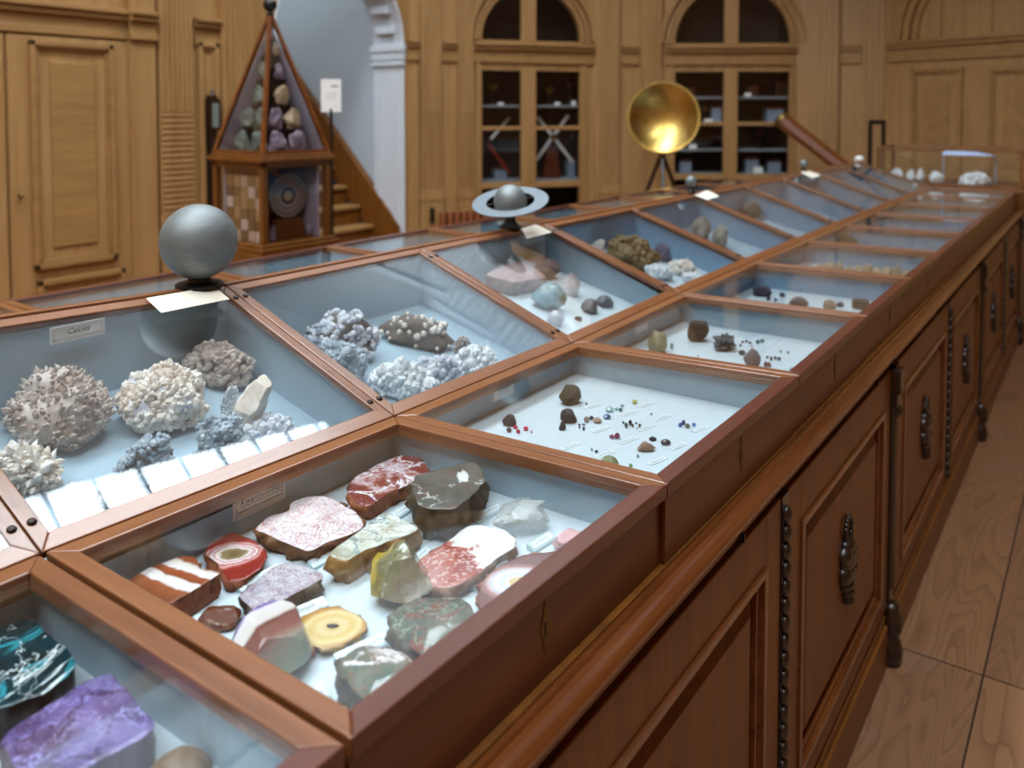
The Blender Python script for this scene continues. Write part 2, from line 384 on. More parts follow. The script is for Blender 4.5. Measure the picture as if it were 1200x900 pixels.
tag(rb,'long narrow wooden ridge beam between the two slopes of glass cases','ridge beam')

# base cabinets: 2.06 m units with two doors each
BND=[-1.905,.10,2.14,4.20,6.302]
BLAB=['base cabinet at the near end, mostly outside the picture','base cabinet with its left door under the agate case','base cabinet under the cases of dark lumps, second along the aisle','farthest base cabinet with the last visible dark pilaster']
TOPZ=.938; XF=.004
def door(root,o,ya,yb,label=None):
    z0,z1=.165,.868; x=XF; st=.085
    mb=MB()
    mb.box(x,x+.022,ya,ya+st,z0,z1); mb.box(x,x+.022,yb-st,yb,z0,z1); mb.box(x,x+.022,ya+st,yb-st,z1-.095,z1); mb.box(x,x+.022,ya+st,yb-st,z0,z0+.06)
    mb.box(x,x+.006,ya+st,yb-st,z0+.06,z1-.095)
    d=mb.build('door',M['base'],root,o,bevel=.0025)
    pa,pb,q0,q1=ya+st,yb-st,z0+.06,z1-.095
    mb=MB()   # recessed moulding: two steps
    for k,(e,w,h) in enumerate(((0,.016,.028),(.016,.014,.017))):
        a0,a1,c0,c1=pa+e,pb-e,q0+e,q1-e
        for (u0,u1,v0,v1) in ((a0,a0+w,c0,c1),(a1-w,a1,c0,c1),(a0+w,a1-w,c1-w,c1),(a0+w,a1-w,c0,c0+w)): mb.box(x+.005,x+h,u0,u1,v0,v1)
    mb.build('panel_moulding',M['torus'],d,o,bevel=.002)
    mb=MB(); e=.055
    a0,a1,c0,c1=pa+e,pb-e,q0+e,q1-e
    mb.hexa([(x+.006,a0,c0),(x+.006,a1,c0),(x+.006,a1,c1),(x+.006,a0,c1)]+[(x+.017,a0+.012,c0+.012),(x+.017,a1-.012,c0+.012),(x+.017,a1-.012,c1-.012),(x+.017,a0+.012,c1-.012)])
    mb.build('raised_panel',M['base'],d,o)
    # carved drop ornament
    yc=(ya+yb)/2; zc=.525; mb=MB(); X=x+.017
    for k in range(16):
        t=2*math.pi*k/16; t2=2*math.pi*(k+1)/16
        mb.tube((X+.008,yc+.026*math.cos(t),zc+.072+.03*math.sin(t)),(X+.008,yc+.026*math.cos(t2),zc+.072+.03*math.sin(t2)),.006,n=8)
    for (dy,dz,ry,rz) in ((0,.035,.022,.02),(-.016,.015,.018,.024),(.016,.015,.018,.024),(0,-.005,.03,.022),(-.018,-.03,.016,.024),(.018,-.03,.016,.024),(0,-.035,.018,.026),(0,-.06,.024,.016),(0,-.08,.012,.018),(0,-.1,.006,.016)):
        mb.sphere((X+.004,yc+dy*1.6,zc+dz),1,7,(.022,ry*1.6,rz*1.05))
    mb.build('carved_ornament',M['dark'],d,o,smooth=True)
    return d
def base_unit(k):
    ya,yb=BND[k],BND[k+1]; o=Vector((XR,(ya+yb)/2,0))
    root=empty('base_cabinet',o,BLAB[k],'cabinet','base cabinets under the display cases')
    XW=2*XR
    mb=MB(); mb.box(XW-.004,XF,ya+.001,yb-.001,.02,TOPZ-.001); mb.build('carcass',M['base'],root,o)
    mb=MB(); mb.box(XF,XF+.03,ya+.001,yb-.001,0,.125); mb.box(XF,XF+.022,ya+.001,yb-.001,.125,.15)
    mb.build('plinth',M['basey'],root,o,bevel=.004)
    # rounded edge moulding with a thin ledge above
    mb=MB(); n=14; prof=[(XF,.933),(XF+.010,.936),(XF+.012,.931)]
    for q in range(n+1):
        t=math.pi*(.5-q/n); prof.append((XF+.014+.022*math.cos(t),.914+.017*math.sin(t)))
    prof+=[(XF+.006,.895),(XF,.895)]
    m_=len(prof); vs=[(x,ya+.0015,z) for x,z in prof]+[(x,yb-.0015,z) for x,z in prof]
    fs=[(q,(q+1)%m_,m_+(q+1)%m_,m_+q) for q in range(m_)]+[tuple(range(m_)),tuple(range(m_,2*m_))[::-1]]
    mb.add(vs,[f[::-1] for f in fs]); mb.build('edge_moulding',M['torus'],root,o,smooth=True,ang=40)
    ym=(ya+yb)/2
    mb=MB(); 
    for a,b in ((ya+.04,ym-.002),(ym+.002,yb-.04)):
        mb.box(XF,XF+.016,a,b,.876,.894)
    mb.build('frieze_strip',M['basey'],root,o,bevel=.001)
    for a in ((ya+ym)/2+.28,(ym+yb)/2+.28):
        mb=MB(); mb.tube((XF+.016,a,.885),(XF+.020,a,.885),.007,n=14); mb.box(XF+.02,XF+.026,a-.003,a+.003,.87,.885); mb.build('drop_handle',M['black'],root,o)
    door(root,o,ya+.055,ym-.022); door(root,o,ym+.022,yb-.055)
    # narrow carved strip where the doors meet
    mb=MB(); mb.box(XF,XF+.024,ym-.02,ym+.02,.16,.868)
    z=.18
    while z<.86:
        mb.sphere((XF+.026,ym,z),.016,6,(.7,1,1.15)); z+=.036
    mb.build('carved_strip',M['dark'],root,o,smooth=True,ang=40)
    # dark pilaster at the far end of the unit with capital and turned foot
    yp=yb; mb=MB()
    mb.box(XF,XF+.03,yp-.052,yp-.0015,.15,.87)
    for q in range(3): mb.tube((XF+.03,yp-.040+.013*q,.22),(XF+.03,yp-.040+.013*q,.74),.0055,n=8)
    mb.build('pilaster',M['dark'],root,o,bevel=.003)
    mb=MB(); mb.box(XF,XF+.05,yp-.058,yp-.0015,.80,.87); mb.box(XF,XF+.042,yp-.055,yp-.0015,.76,.80); mb.sphere((XF+.03,yp-.028,.745),.022,8); mb.build('capital',M['dark'],root,o,bevel=.004)
    mb=MB(); mb.lathe((XF+.032,yp-.037,0),[(.022,0),(.03,.012),(.034,.04),(.026,.075),(.018,.085),(.03,.10),(.034,.14),(.022,.165),(.02,.18)],16); mb.build('turned_foot',M['dark'],root,o,smooth=True)
    return root
for k in range(4): base_unit(k)

# labels pasted on the back linings
M['border']=m_plain('printed_grey_line','b4b6b8',.6)
def text_mesh(txt,size,mat,name,parent,org,M4,shear=.3):
    cu=bpy.data.curves.new(name,'FONT'); cu.body=txt; cu.size=size; cu.align_x='CENTER'; cu.shear=shear; cu.extrude=.0001; cu.resolution_u=2
    t=bpy.data.objects.new(name,cu); col.objects.link(t); dg=bpy.context.evaluated_depsgraph_get(); dg.update()
    me=bpy.data.meshes.new_from_object(t.evaluated_get(dg)); bpy.data.objects.remove(t); me.name=name
    me.transform(M4); me.transform(Matrix.Translation(-Vector(org))); me.materials.clear(); me.materials.append(mat)
    o=bpy.data.objects.new(name,me); col.objects.link(o); o.parent=parent; return o
def wall_label(c,w,h,lines,label,frame=True,nrm=Vector((1,0,0))):
    """label standing against a lining that faces +x ; c = centre; lines (text,size,dy,dz)"""
    n=nrm; u=Vector((0,1,0)); v=n.cross(u); o=c.copy()
    mb=MB(); mb.obox(c+n*.0006,u*(w/2),v*(h/2),n*.0006); r=mb.build('paper_label',M['paper'],None,o); tag(r,label,'label')
    if frame:
        mb=MB()
        for e,t in ((.004,.0008),(.007,.0005)):
            a,b=w/2-e,h/2-e
            for cu,cv,hu,hv in ((0,b,a,t/2),(0,-b,a,t/2),(a,0,t/2,b),(-a,0,t/2,b)): mb.obox(c+n*.0014+u*cu+v*cv,u*hu,v*hv,n*.0002)
        mb.build('printed_border',M['border'],r,o)
    M3=Matrix((u,v,n)).transposed().to_4x4()
    for txt,sz,dy,dz in lines:
        text_mesh(txt,sz,M['ink'],'handwriting',r,o,Matrix.Translation(c+n*.0014+u*dy+v*dz)@M3)
    return r
XLB=XB+.0062+.003
c=on_plane(304,584,Vector((XLB,0,0)),Vector((1,0,0))); c.x=XLB
r=wall_label(c,.098,.036,[('Kwartsvormen',.0135,.004,.0015),('(gekleurd door metaaloxiden)',.0072,.0,-.0095),('11',.006,-.040,.005)],'framed paper label headed Kwartsvormen on the back of the agate case')
mb=MB(); mb.obox(c+Vector((.0014,.004,-.0012)),(0,.041,0),(0,0,.0004),(.0002,0,0)); mb.build('underline',M['ink'],r,c)
c=on_plane(590,457,Vector((XLB,0,0)),Vector((1,0,0))); c.x=XLB
wall_label(c,.075,.032,[('Be Epenaar',.0085,0,.002)],'pale paper label on the back of the gem case',False)
c=on_plane(752,382,Vector((XLB,0,0)),Vector((1,0,0))); c.x=XLB
wall_label(c,.075,.030,[],'faint pale paper label on the back of the dark block case',False)
bk=XR+.0235+.018
c=on_plane(91,385,Vector((bk,0,0)),Vector((1,0,0))); c.x=bk+.001
c.z-=.004; wall_label(c,.100,.030,[('Calciet',.015,0,-.002),('11',.007,-.043,-.011)],'white paper label reading Calciet at the back of the calcite case')

# cards lying on the sloping glass
GL0=Vector((XB,0,RIM))+GLN*.0
def glass_card(pts,label,name='place_card',lift=0):
    n=GLN; p0=Vector((XB,0,RIM))+n*(.0048+lift)
    W=[on_plane(x,y,p0,n) for x,y in pts]; o=sum(W,Vector())/4
    mb=MB(); mb.hexa(W+[w+n*.0012 for w in W]); r=mb.build(name,M['card'],None,o); return tag(r,label,'card','name cards on the sloping glass')
glass_card([(171,350),(189,367),(269,351),(251,336)],'cream card lying on the glass below the grey globe',lift=.008)
glass_card([(611,268),(617,280),(646.5,272.5),(628,263)],'white card lying on the glass by the ringed planet')
glass_card([(813,228.7),(829,234.5),(843,230),(829,223.3)],'white card on the glass beside the nearer small ball')
glass_card([(938,201.7),(952,209),(962,205.5),(947,200)],'white card on the glass beside the farther small ball')

# planets on the ridge
def ridge_y(px):
    u=(px-CX)/F; 
    d=(XR-CAM.x)/(RIGHT.x*u+FWDH.x*1.0); return CAM.y+d*(RIGHT.y*u+FWDH.y)
def rz(y): return ZR+.001+.026*min(1,max(0,1-y/P))
def planet(px,py,rp,name,label):
    p=on_plane(px,py,Vector((XR,0,0)),Vector((1,0,0))); r=rp*depth_of(p)/F
    root=empty(name,(XR,p.y,rz(p.y)),label,'planet model',None); o=root.location.copy()
    hb=p.z-r-rz(p.y)
    mb=MB(); br=min(.05,r*.55+.006)
    mb.lathe(o,[(br,0),(br,.006),(br*.8,.010),(br*.5,max(.012,hb*.6)),(br*.45,max(.014,hb+.003))],20); mb.build('stand',M['black'],root,o,smooth=True,ang=40)
    mb=MB(); mb.sphere(p,r,20); mb.build('globe',M['pewter'],root,o,smooth=True)
    return root,p,r
planet(233,283,44,'planet_globe','large grey metal globe on a black stand on the ridge')
root,p,r=planet(598,235.5,19.5,'ringed_planet','grey ringed planet model on a black stand')
n=(Vector((0,0,1))*math.cos(R(17))+ (CAM-p).normalized()*math.sin(R(17))-RIGHT*.10).normalized()
d=depth_of(p)/F; a=n.orthogonal().normalized(); b=n.cross(a); mb=MB(); N=64; vs=[]
for rr,h in ((28.5*d,-.0015),(45*d,-.0015),(45*d,.0015),(28.5*d,.0015)):
    for k in range(N):
        t=2*math.pi*k/N; vs.append(p+n*(h-.002)+a*(rr*math.cos(t))+b*(rr*math.sin(t)))
mb.add(vs,[(j*N+k,j*N+(k+1)%N,((j+1)%4)*N+(k+1)%N,((j+1)%4)*N+k) for j in range(4) for k in range(N)]); mb.build('ring',M['ringm'],root,root.location)
mb=MB(); mb.tube(p-a*29*d,p+a*29*d,.002); mb.tube(p-b*29*d,p+b*29*d,.002); mb.build('ring_wire',M['black'],root,root.location)
planet(810,212.5,6.6,'planet_ball','nearer of the two small grey balls standing on the ridge')
planet(942,192,4.8,'planet_ball','farther of the two small grey balls standing on the ridge')
# white dome with a card at the far end of the ridge
p=on_plane(1007,194,Vector((XR,0,0)),Vector((1,0,0))); o=Vector((XR,p.y,ZR+.001))
mb=MB(); mb.lathe(o,[(.03,0),(.036,.006),(.034,.02),(.024,.032),(.008,.038)],20); dd=mb.build('white_dome',M['paper'],None,o,smooth=True); tag(dd,'small white dome at the far end of the ridge','ornament')
# ------------------------------------------------------------------ the room
def mfloor():
    s=NT('floor_boards'); tc=s.n('ShaderNodeTexCoord'); sp=s.n('ShaderNodeSeparateXYZ'); s.l(tc.outputs['Object'],sp.inputs[0])
    W=.285
    xs=s.math('DIVIDE',s.math('ADD',sp.outputs[0],.02),W); idx=s.math('FLOOR',xs); fr=s.math('FRACT',xs)
    seam=s.math('LESS_THAN',s.math('ABSOLUTE',s.math('SUBTRACT',fr,.5)),.49)          # 1 inside the board
    bay=s.math('FLOOR',s.math('DIVIDE',s.math('SUBTRACT',sp.outputs[1],SEAMY),3.6)); fy=s.math('FRACT',s.math('DIVIDE',s.math('SUBTRACT',sp.outputs[1],SEAMY),3.6))
    seam2=s.math('GREATER_THAN',fy,.0017)
    rid=s.math('FRACT',s.math('MULTIPLY',s.math('SINE',s.math('ADD',s.math('MULTIPLY',idx,12.989),s.math('MULTIPLY',bay,4.13))),43758.5))
    cb=s.n('ShaderNodeCombineXYZ'); s.l(s.math('MULTIPLY',sp.outputs[0],1.0),cb.inputs[0]); s.l(s.math('ADD',s.math('MULTIPLY',sp.outputs[1],.13),s.math('MULTIPLY',rid,9)),cb.inputs[1]); s.l(s.math('MULTIPLY',rid,7),cb.inputs[2])
    n=s.noise(cb.outputs[0],5.5,2,.5,.3)
    rings=s.math('FRACT',s.math('MULTIPLY',n.outputs[0],19)); ring=s.math('POWER',rings,3.5)
    n2=s.noise(s.coords((90,3,1)),1,4,.6)
    base=s.ramp(rid,[(0,'9a6f4c'),(.5,'a37752'),(1,'8f6748')])
    c=s.mix(s.math('MULTIPLY',ring,.5),base,'5c3a22'); c=s.mix(s.math('MULTIPLY',n2.outputs[0],.35),c,'644830')
    n3=s.noise(s.coords((3,3,3)),1.2,4,.6); c=s.mix(s.math('MULTIPLY',s.math('GREATER_THAN',n3.outputs[0],.6),.12),c,'8d8378')
    c=s.mix(s.math('MULTIPLY',seam,seam2),'3a281a',c)
    return s.out(c,.55,bump=ring,bstr=.05,coat=.08,crough=.3)
SEAMY=on_z(1080,768,0).y
M['floor']=mfloor()
def struct(mb,name,mat,bevel=0,**k):
    o=mb.build(name,mat,bevel=bevel,**k); o['kind']='structure'; return o
HC=7.0
SKY=(-3.35,1.65,-4.0,6.2)
mb=MB(); mb.box(-9,4.2,-6,10.5,-.1,0); struct(mb,'floor',M['floor'])
x0,x1,y0,y1=SKY
LIGHTS=[(x0,x0+1.5,y0,y1,63.0),(x1-1.5,x1,y0,2.6,48.0),(x0+1.5,x1-1.5,y0,y0+1.6,60.0)]
mb=MB(); mb.box(-9,x0,-6,10.5,HC,HC+.1); mb.box(x1,4.2,-6,10.5,HC,HC+.1); mb.box(x0,x1,-6,y0,HC,HC+.1); mb.box(x0,x1,y1,10.5,HC,HC+.1); mb.box(x0+1.5,x1-1.5,y0+1.6,y1,HC,HC+.1)
for (a,b,c,d) in ((x0-.05,x0,y0,y1),(x1,x1+.05,y0,y1),(x0,x1,y0-.05,y0),(x0,x1,y1,y1+.05),(x0+1.5,x0+1.55,y0+1.6,y1),(x1-1.55,x1-1.5,y0+1.6,y1),(x0+1.5,x1-1.5,y0+1.6,y0+1.65)): mb.box(a,b,c,d,HC+.1,HC+.6)
struct(mb,'ceiling',M['upper'])
# glazing bars of the roof light
mb=MB(); y=y0
while y<y1:
    mb.box(x0,x1,y-.02,y+.02,HC+.02,HC+.08); y+=.42
for k in range(1,5):
    x=x0+(x1-x0)*k/5; mb.box(x-.03,x+.03,y0,y1,HC+.01,HC+.09)
struct(mb,'window_1',M['white'])
# plain sides behind and beside the camera
mb=MB(); mb.box(3.0,3.1,-5.1,6.8,0,2.31); struct(mb,'wall_right',M['base'])
mb=MB(); mb.box(3.0,3.1,-5.1,6.8,2.31,HC); struct(mb,'trim_1',M['base'])
mb=MB(); mb.box(-5.2,3.1,-5.2,-5.1,0,3.2); struct(mb,'wall_back',M['oak'])
mb=MB(); mb.box(-5.2,3.1,-5.2,-5.1,3.2,HC); struct(mb,'trim_2',M['oak'])

class Seg:
    def __init__(s,P_,Q_):
        s.P=Vector((P_[0],P_[1],0)); s.Q=Vector((Q_[0],Q_[1],0)); s.L=(s.Q-s.P).length; s.d=(s.Q-s.P)/s.L
        s.n=Vector((s.d.y,-s.d.x,0))
        if s.n.dot(Vector((-1,2,0))-s.P)<0: s.n=-s.n
    def W(s,px,py,w=0): return on_plane(px,py,s.P+s.n*w,s.n)
    def U(s,px,w=0): return (s.W(px,150,w)-s.P).dot(s.d)
    def Z(s,px,py,w=0): return s.W(px,py,w).z
    def pt(s,u,w,z): return s.P+s.d*u+s.n*w+UPW*z
    def box(s,mb,u0,u1,w0,w1,z0,z1,mi=0):
        return mb.hexa([s.pt(u0,w0,z0),s.pt(u1,w0,z0),s.pt(u1,w1,z0),s.pt(u0,w1,z0),s.pt(u0,w0,z1),s.pt(u1,w0,z1),s.pt(u1,w1,z1),s.pt(u0,w1,z1)],mi)
    def pbox(s,mb,x0,x1,y0,y1,w0,w1,mi=0):
        xm=(x0+x1)/2; return s.box(mb,s.U(x0,w1),s.U(x1,w1),w0,w1,s.Z(xm,y1,w1),s.Z(xm,y0,w1),mi)
LW=Seg((-5.08,-5.1),(-5.08,5.7)); CA=Seg((-5.08,5.7),(-4.73,6.26)); CB=Seg((-4.73,6.26),(-3.95,7.3)); CC=Seg((-3.95,7.3),(-3.37,7.83)); CD=Seg((-3.37,7.83),(-2.23,8.58)); CE=Seg((-2.23,8.58),(-1.45,8.75)); EN=Seg((-1.45,8.75),(.1,8.14)); ER=Seg((.1,8.14),(3.0,5.9))
IL,IH,TOPW=2.11,2.31,4.3
ntrim=[10]
def trim(mb,mat=None,bevel=.003):
    ntrim[0]+=1; return struct(mb,'trim_%d'%ntrim[0],mat or M['oak'],bevel)
def impost(seg,u0,u1,w=0,steps=((.0,.05,.025),(.05,.13,.012),(.13,.17,.04),(.17,.20,.06))):
    mb=MB()
    for a,b,e in steps: seg.box(mb,u0,u1,w,w+e,IL+a,IL+b)
    return trim(mb,M['oakh'],.004)
def pilaster(seg,x0,x1,w=.045,top=TOPW,ped=.80,cab=1.60,n=7):
    u0,u1=seg.U(x0,w),seg.U(x1,w); mb=MB()
    seg.box(mb,u0,u1,0,w,ped,top)
    W=u1-u0; p=W/n
    for k in range(n):
        seg.box(mb,u0+p*(k+.2),u0+p*(k+.8),w,w+.012,cab+.01,top)
    z=ped+.06
    while z<cab-.02:
        seg.box(mb,u0+p*.3,u1-p*.3,w,w+.009,z,z+.026); z+=.042
    seg.box(mb,u0-.012,u1+.012,0,w+.02,ped-.06,ped); seg.box(mb,u0-.006,u1+.006,0,w+.014,ped,ped+.05)
    seg.box(mb,u0-.006,u1+.006,0,w+.012,.1,ped-.06); seg.box(mb,u0-.02,u1+.02,0,w+.03,0,.14)
    return trim(mb)
def backing(seg,name,u0=0,u1=None,z0=0,z1=TOPW,mat=None):
    mb=MB(); seg.box(mb,u0,seg.L if u1 is None else u1,-.12,0,z0,z1); return struct(mb,name,mat or M['oak'])
# pale upper walls all round
for k,s in enumerate((LW,CA,CB,CC,CD,CE,EN,ER)):
    mb=MB(); s.box(mb,0,s.L,-.12,-.0,TOPW,HC); struct(mb,'trim_%d'%(40+k),M['upper'])
# gallery walk above the panelling, unseen, its overhang deepened to shade the far wall
for k,(sg_,wd) in enumerate(((LW,.45),(CA,.6),(CB,.8),(CC,1.0),(CD,1.3),(CE,1.9),(EN,2.2),(ER,2.0))):
    mb=MB(); sg_.box(mb,-.02,sg_.L+.02,0,wd,TOPW-.02,TOPW+.16); struct(mb,'trim_%d'%(60+k),M['oakh'])
    mb=MB(); sg_.box(mb,-.02,sg_.L+.02,wd-.06,wd,TOPW+.16,TOPW+.24)
    u=.05
    while u<sg_.L: sg_.box(mb,u,u+.02,wd-.04,wd-.02,TOPW+.24,TOPW+1.1); u+=.11
    sg_.box(mb,-.02,sg_.L+.02,wd-.06,wd,TOPW+1.1,TOPW+1.16); struct(mb,'trim_%d'%(70+k),M['white'])
# ---- left wall with door and stair arch
OY0,OY1=4.05,5.62; RV=.40
u_a,u_b=OY0+5.1,OY1+5.1
backing(LW,'wall_left',0,u_a)
mb=MB(); LW.box(mb,u_b,LW.L,-.12,0,0,TOPW)
mb2=mb
zs=IH-.05; rr=(OY1-OY0)/2; uc=(u_a+u_b)/2; N=24
pts=[(uc-rr*math.cos(math.pi*k/N),zs+rr*math.sin(math.pi*k/N)) for k in range(N+1)]
for k in range(N):
    (a,b),(c,d)=pts[k],pts[k+1]
    mb.hexa([LW.pt(a,-.12,b),LW.pt(c,-.12,d),LW.pt(c,0,d),LW.pt(a,0,b),LW.pt(a,-.12,TOPW),LW.pt(c,-.12,TOPW),LW.pt(c,0,TOPW),LW.pt(a,0,TOPW)])
struct(mb,'trim_3',M['oak'])
# white reveal, panelled pilaster and arch soffit
mb=MB()
LW.box(mb,u_b-.02,u_b+.03,-RV,-.002,0,zs)
LW.box(mb,u_b-.032,u_b-.02,-RV+.05,-.30,.25,1.98); LW.box(mb,u_b-.032,u_b-.02,-.12,-.05,.25,1.98)
LW.box(mb,u_b-.045,u_b,-RV-.01,.012,0,.22)
LW.box(mb,u_b-.055,u_b,-RV-.02,.018,zs-.06,zs); LW.box(mb,u_b-.04,u_b,-RV-.01,.012,zs-.14,zs-.06); LW.box(mb,u_b-.048,u_b,-RV-.01,.012,zs-.20,zs-.17)
LW.box(mb,u_a-.03,u_a+.02,-RV,-.002,0,zs); LW.box(mb,u_a,u_a+.05,-RV-.02,.018,zs-.06,zs)
for k in range(N):
    (a,b),(c,d)=pts[k],pts[k+1]; f=.97
    ia,ib=uc+(a-uc)*f,zs+(b-zs)*f; ic,id_=uc+(c-uc)*f,zs+(d-zs)*f
    mb.hexa([LW.pt(ia,-RV,ib),LW.pt(ic,-RV,id_),LW.pt(ic,.0,id_),LW.pt(ia,.0,ib),LW.pt(a,-RV,b),LW.pt(c,-RV,d),LW.pt(c,.0,d),LW.pt(a,.0,b)])
    if k%2==0:
        m=((ia+ic)/2,(ib+id_)/2); q=LW.pt(uc+(m[0]-uc)*.985,-RV/2,zs+(m[1]-zs)*.985)
        mb.obox(q,LW.n*.11,LW.d*.035,UPW*.035)
struct(mb,'trim_4',M['white'],.004)
# stair hall behind the arch
SX0=-8.3
mb=MB(); mb.box(SX0,-5.2,OY1+.03,OY1+.13,0,5.2); struct(mb,'wall_stair_side',M['plaster'])
mb=MB(); mb.box(SX0-.1,SX0,3.5,OY1+.13,0,5.2); mb.box(SX0,-5.2,3.4,3.5,0,5.2); struct(mb,'wall_stair_end',M['plaster'])
st=empty('staircase',(-6.2,4.9,0),'steep wooden staircase rising behind the arch','staircase'); so=st.location.copy()
ns=13
for k in range(ns):
    x=-5.30-.185*k; z=.38+.187*k-.2
    if z<.05: z=.05
    mb=MB(); zt=.30+.187*k
    mb.box(x-.20,x+.03,4.15,OY1-.05,zt-.035,zt); mb.build('tread',M['oakh'],st,so,bevel=.006)
    mb=MB(); mb.box(x-.02,x-.0,4.15,OY1-.05,max(0,zt-.187),zt-.036); mb.build('riser',M['base'],st,so)
mb=MB(); a=Vector((-5.13,0,.30)); b=Vector((-7.6,0,.30+.187/.185*2.47))
for yy in ((OY1-.045,OY1+.028),):
    mb.hexa([(a.x,yy[0],a.z-.3),(a.x,yy[1],a.z-.3),(b.x,yy[1],b.z-.3),(b.x,yy[0],b.z-.3),(a.x,yy[0],a.z+.20),(a.x,yy[1],a.z+.20),(b.x,yy[1],b.z+.20),(b.x,yy[0],b.z+.20)])
mb.build('stringer',M['base'],st,so,bevel=.006)

# door leaf with a raised panel
def panelled(seg,x0,x1,y0,y1,w=.0,nested=2):
    mb=MB()
    u0,u1=seg.U(x0,w),seg.U(x1,w); xm=(x0+x1)/2; z0,z1=seg.Z(xm,y1,w),seg.Z(xm,y0,w)
    for e,t,h in ((0,.035,.03),(.035,.02,.016)):
        a0,a1,c0,c1=u0+e,u1-e,z0+e,z1-e
        seg.box(mb,a0,a0+t,w,w+h,c0,c1); seg.box(mb,a1-t,a1,w,w+h,c0,c1); seg.box(mb,a0,a1,w,w+h,c1-t,c1); seg.box(mb,a0,a1,w,w+h,c0,c0+t)
    e=.13
    if u1-u0>.4: seg.box(mb,u0+e,u1-e,w,w+.012,z0+e,z1-e)
    return mb
dr=empty('door_1',(-5.08,2.0,0),None,None,None,'structure'); do=dr.location.copy()
mb=MB(); LW.box(mb,LW.U(8),LW.U(153),0,.025,.06,IL-.02); mb.build('door_leaf',M['oak'],dr,do,bevel=.004)
panelled(LW,35,133,50,310,.025).build('panel_moulding',M['oakh'],dr,do,bevel=.004)
panelled(LW,38,142,322,620,.025).build('panel_moulding',M['oakh'],dr,do,bevel=.004)
p=LW.W(23,229,.025); mb=MB(); mb.lathe(p,[(.012,0),(.014,.006),(.008,.012),(.016,.03),(.010,.042)],12,axis=LW.n); mb.build('door_knob',M['oldbrass'],dr,do,smooth=True)
dr2=empty('door_2',(-5.08,.4,0),None,None,None,'structure'); do=dr2.location.copy()
mb=MB(); LW.box(mb,LW.U(-130),LW.U(4),0,.025,.06,IL-.02); mb.build('door_leaf',M['oak'],dr2,do,bevel=.004)
impost(LW,LW.U(-300),LW.U(153)); impost(LW,LW.U(153,.05),LW.U(185,.05),.05)
mb=MB(); LW.box(mb,LW.U(154,.05),LW.U(184,.05),0,.05,.1,IL); LW.box(mb,LW.U(154,.05),LW.U(184,.05),0,.05,IH,TOPW); trim(mb)
pilaster(LW,188,227); 
impost(LW,LW.U(228),LW.U(258)); mb=panelled(LW,232,256,50,270,0); trim(mb)
pilaster(LW,262,300)
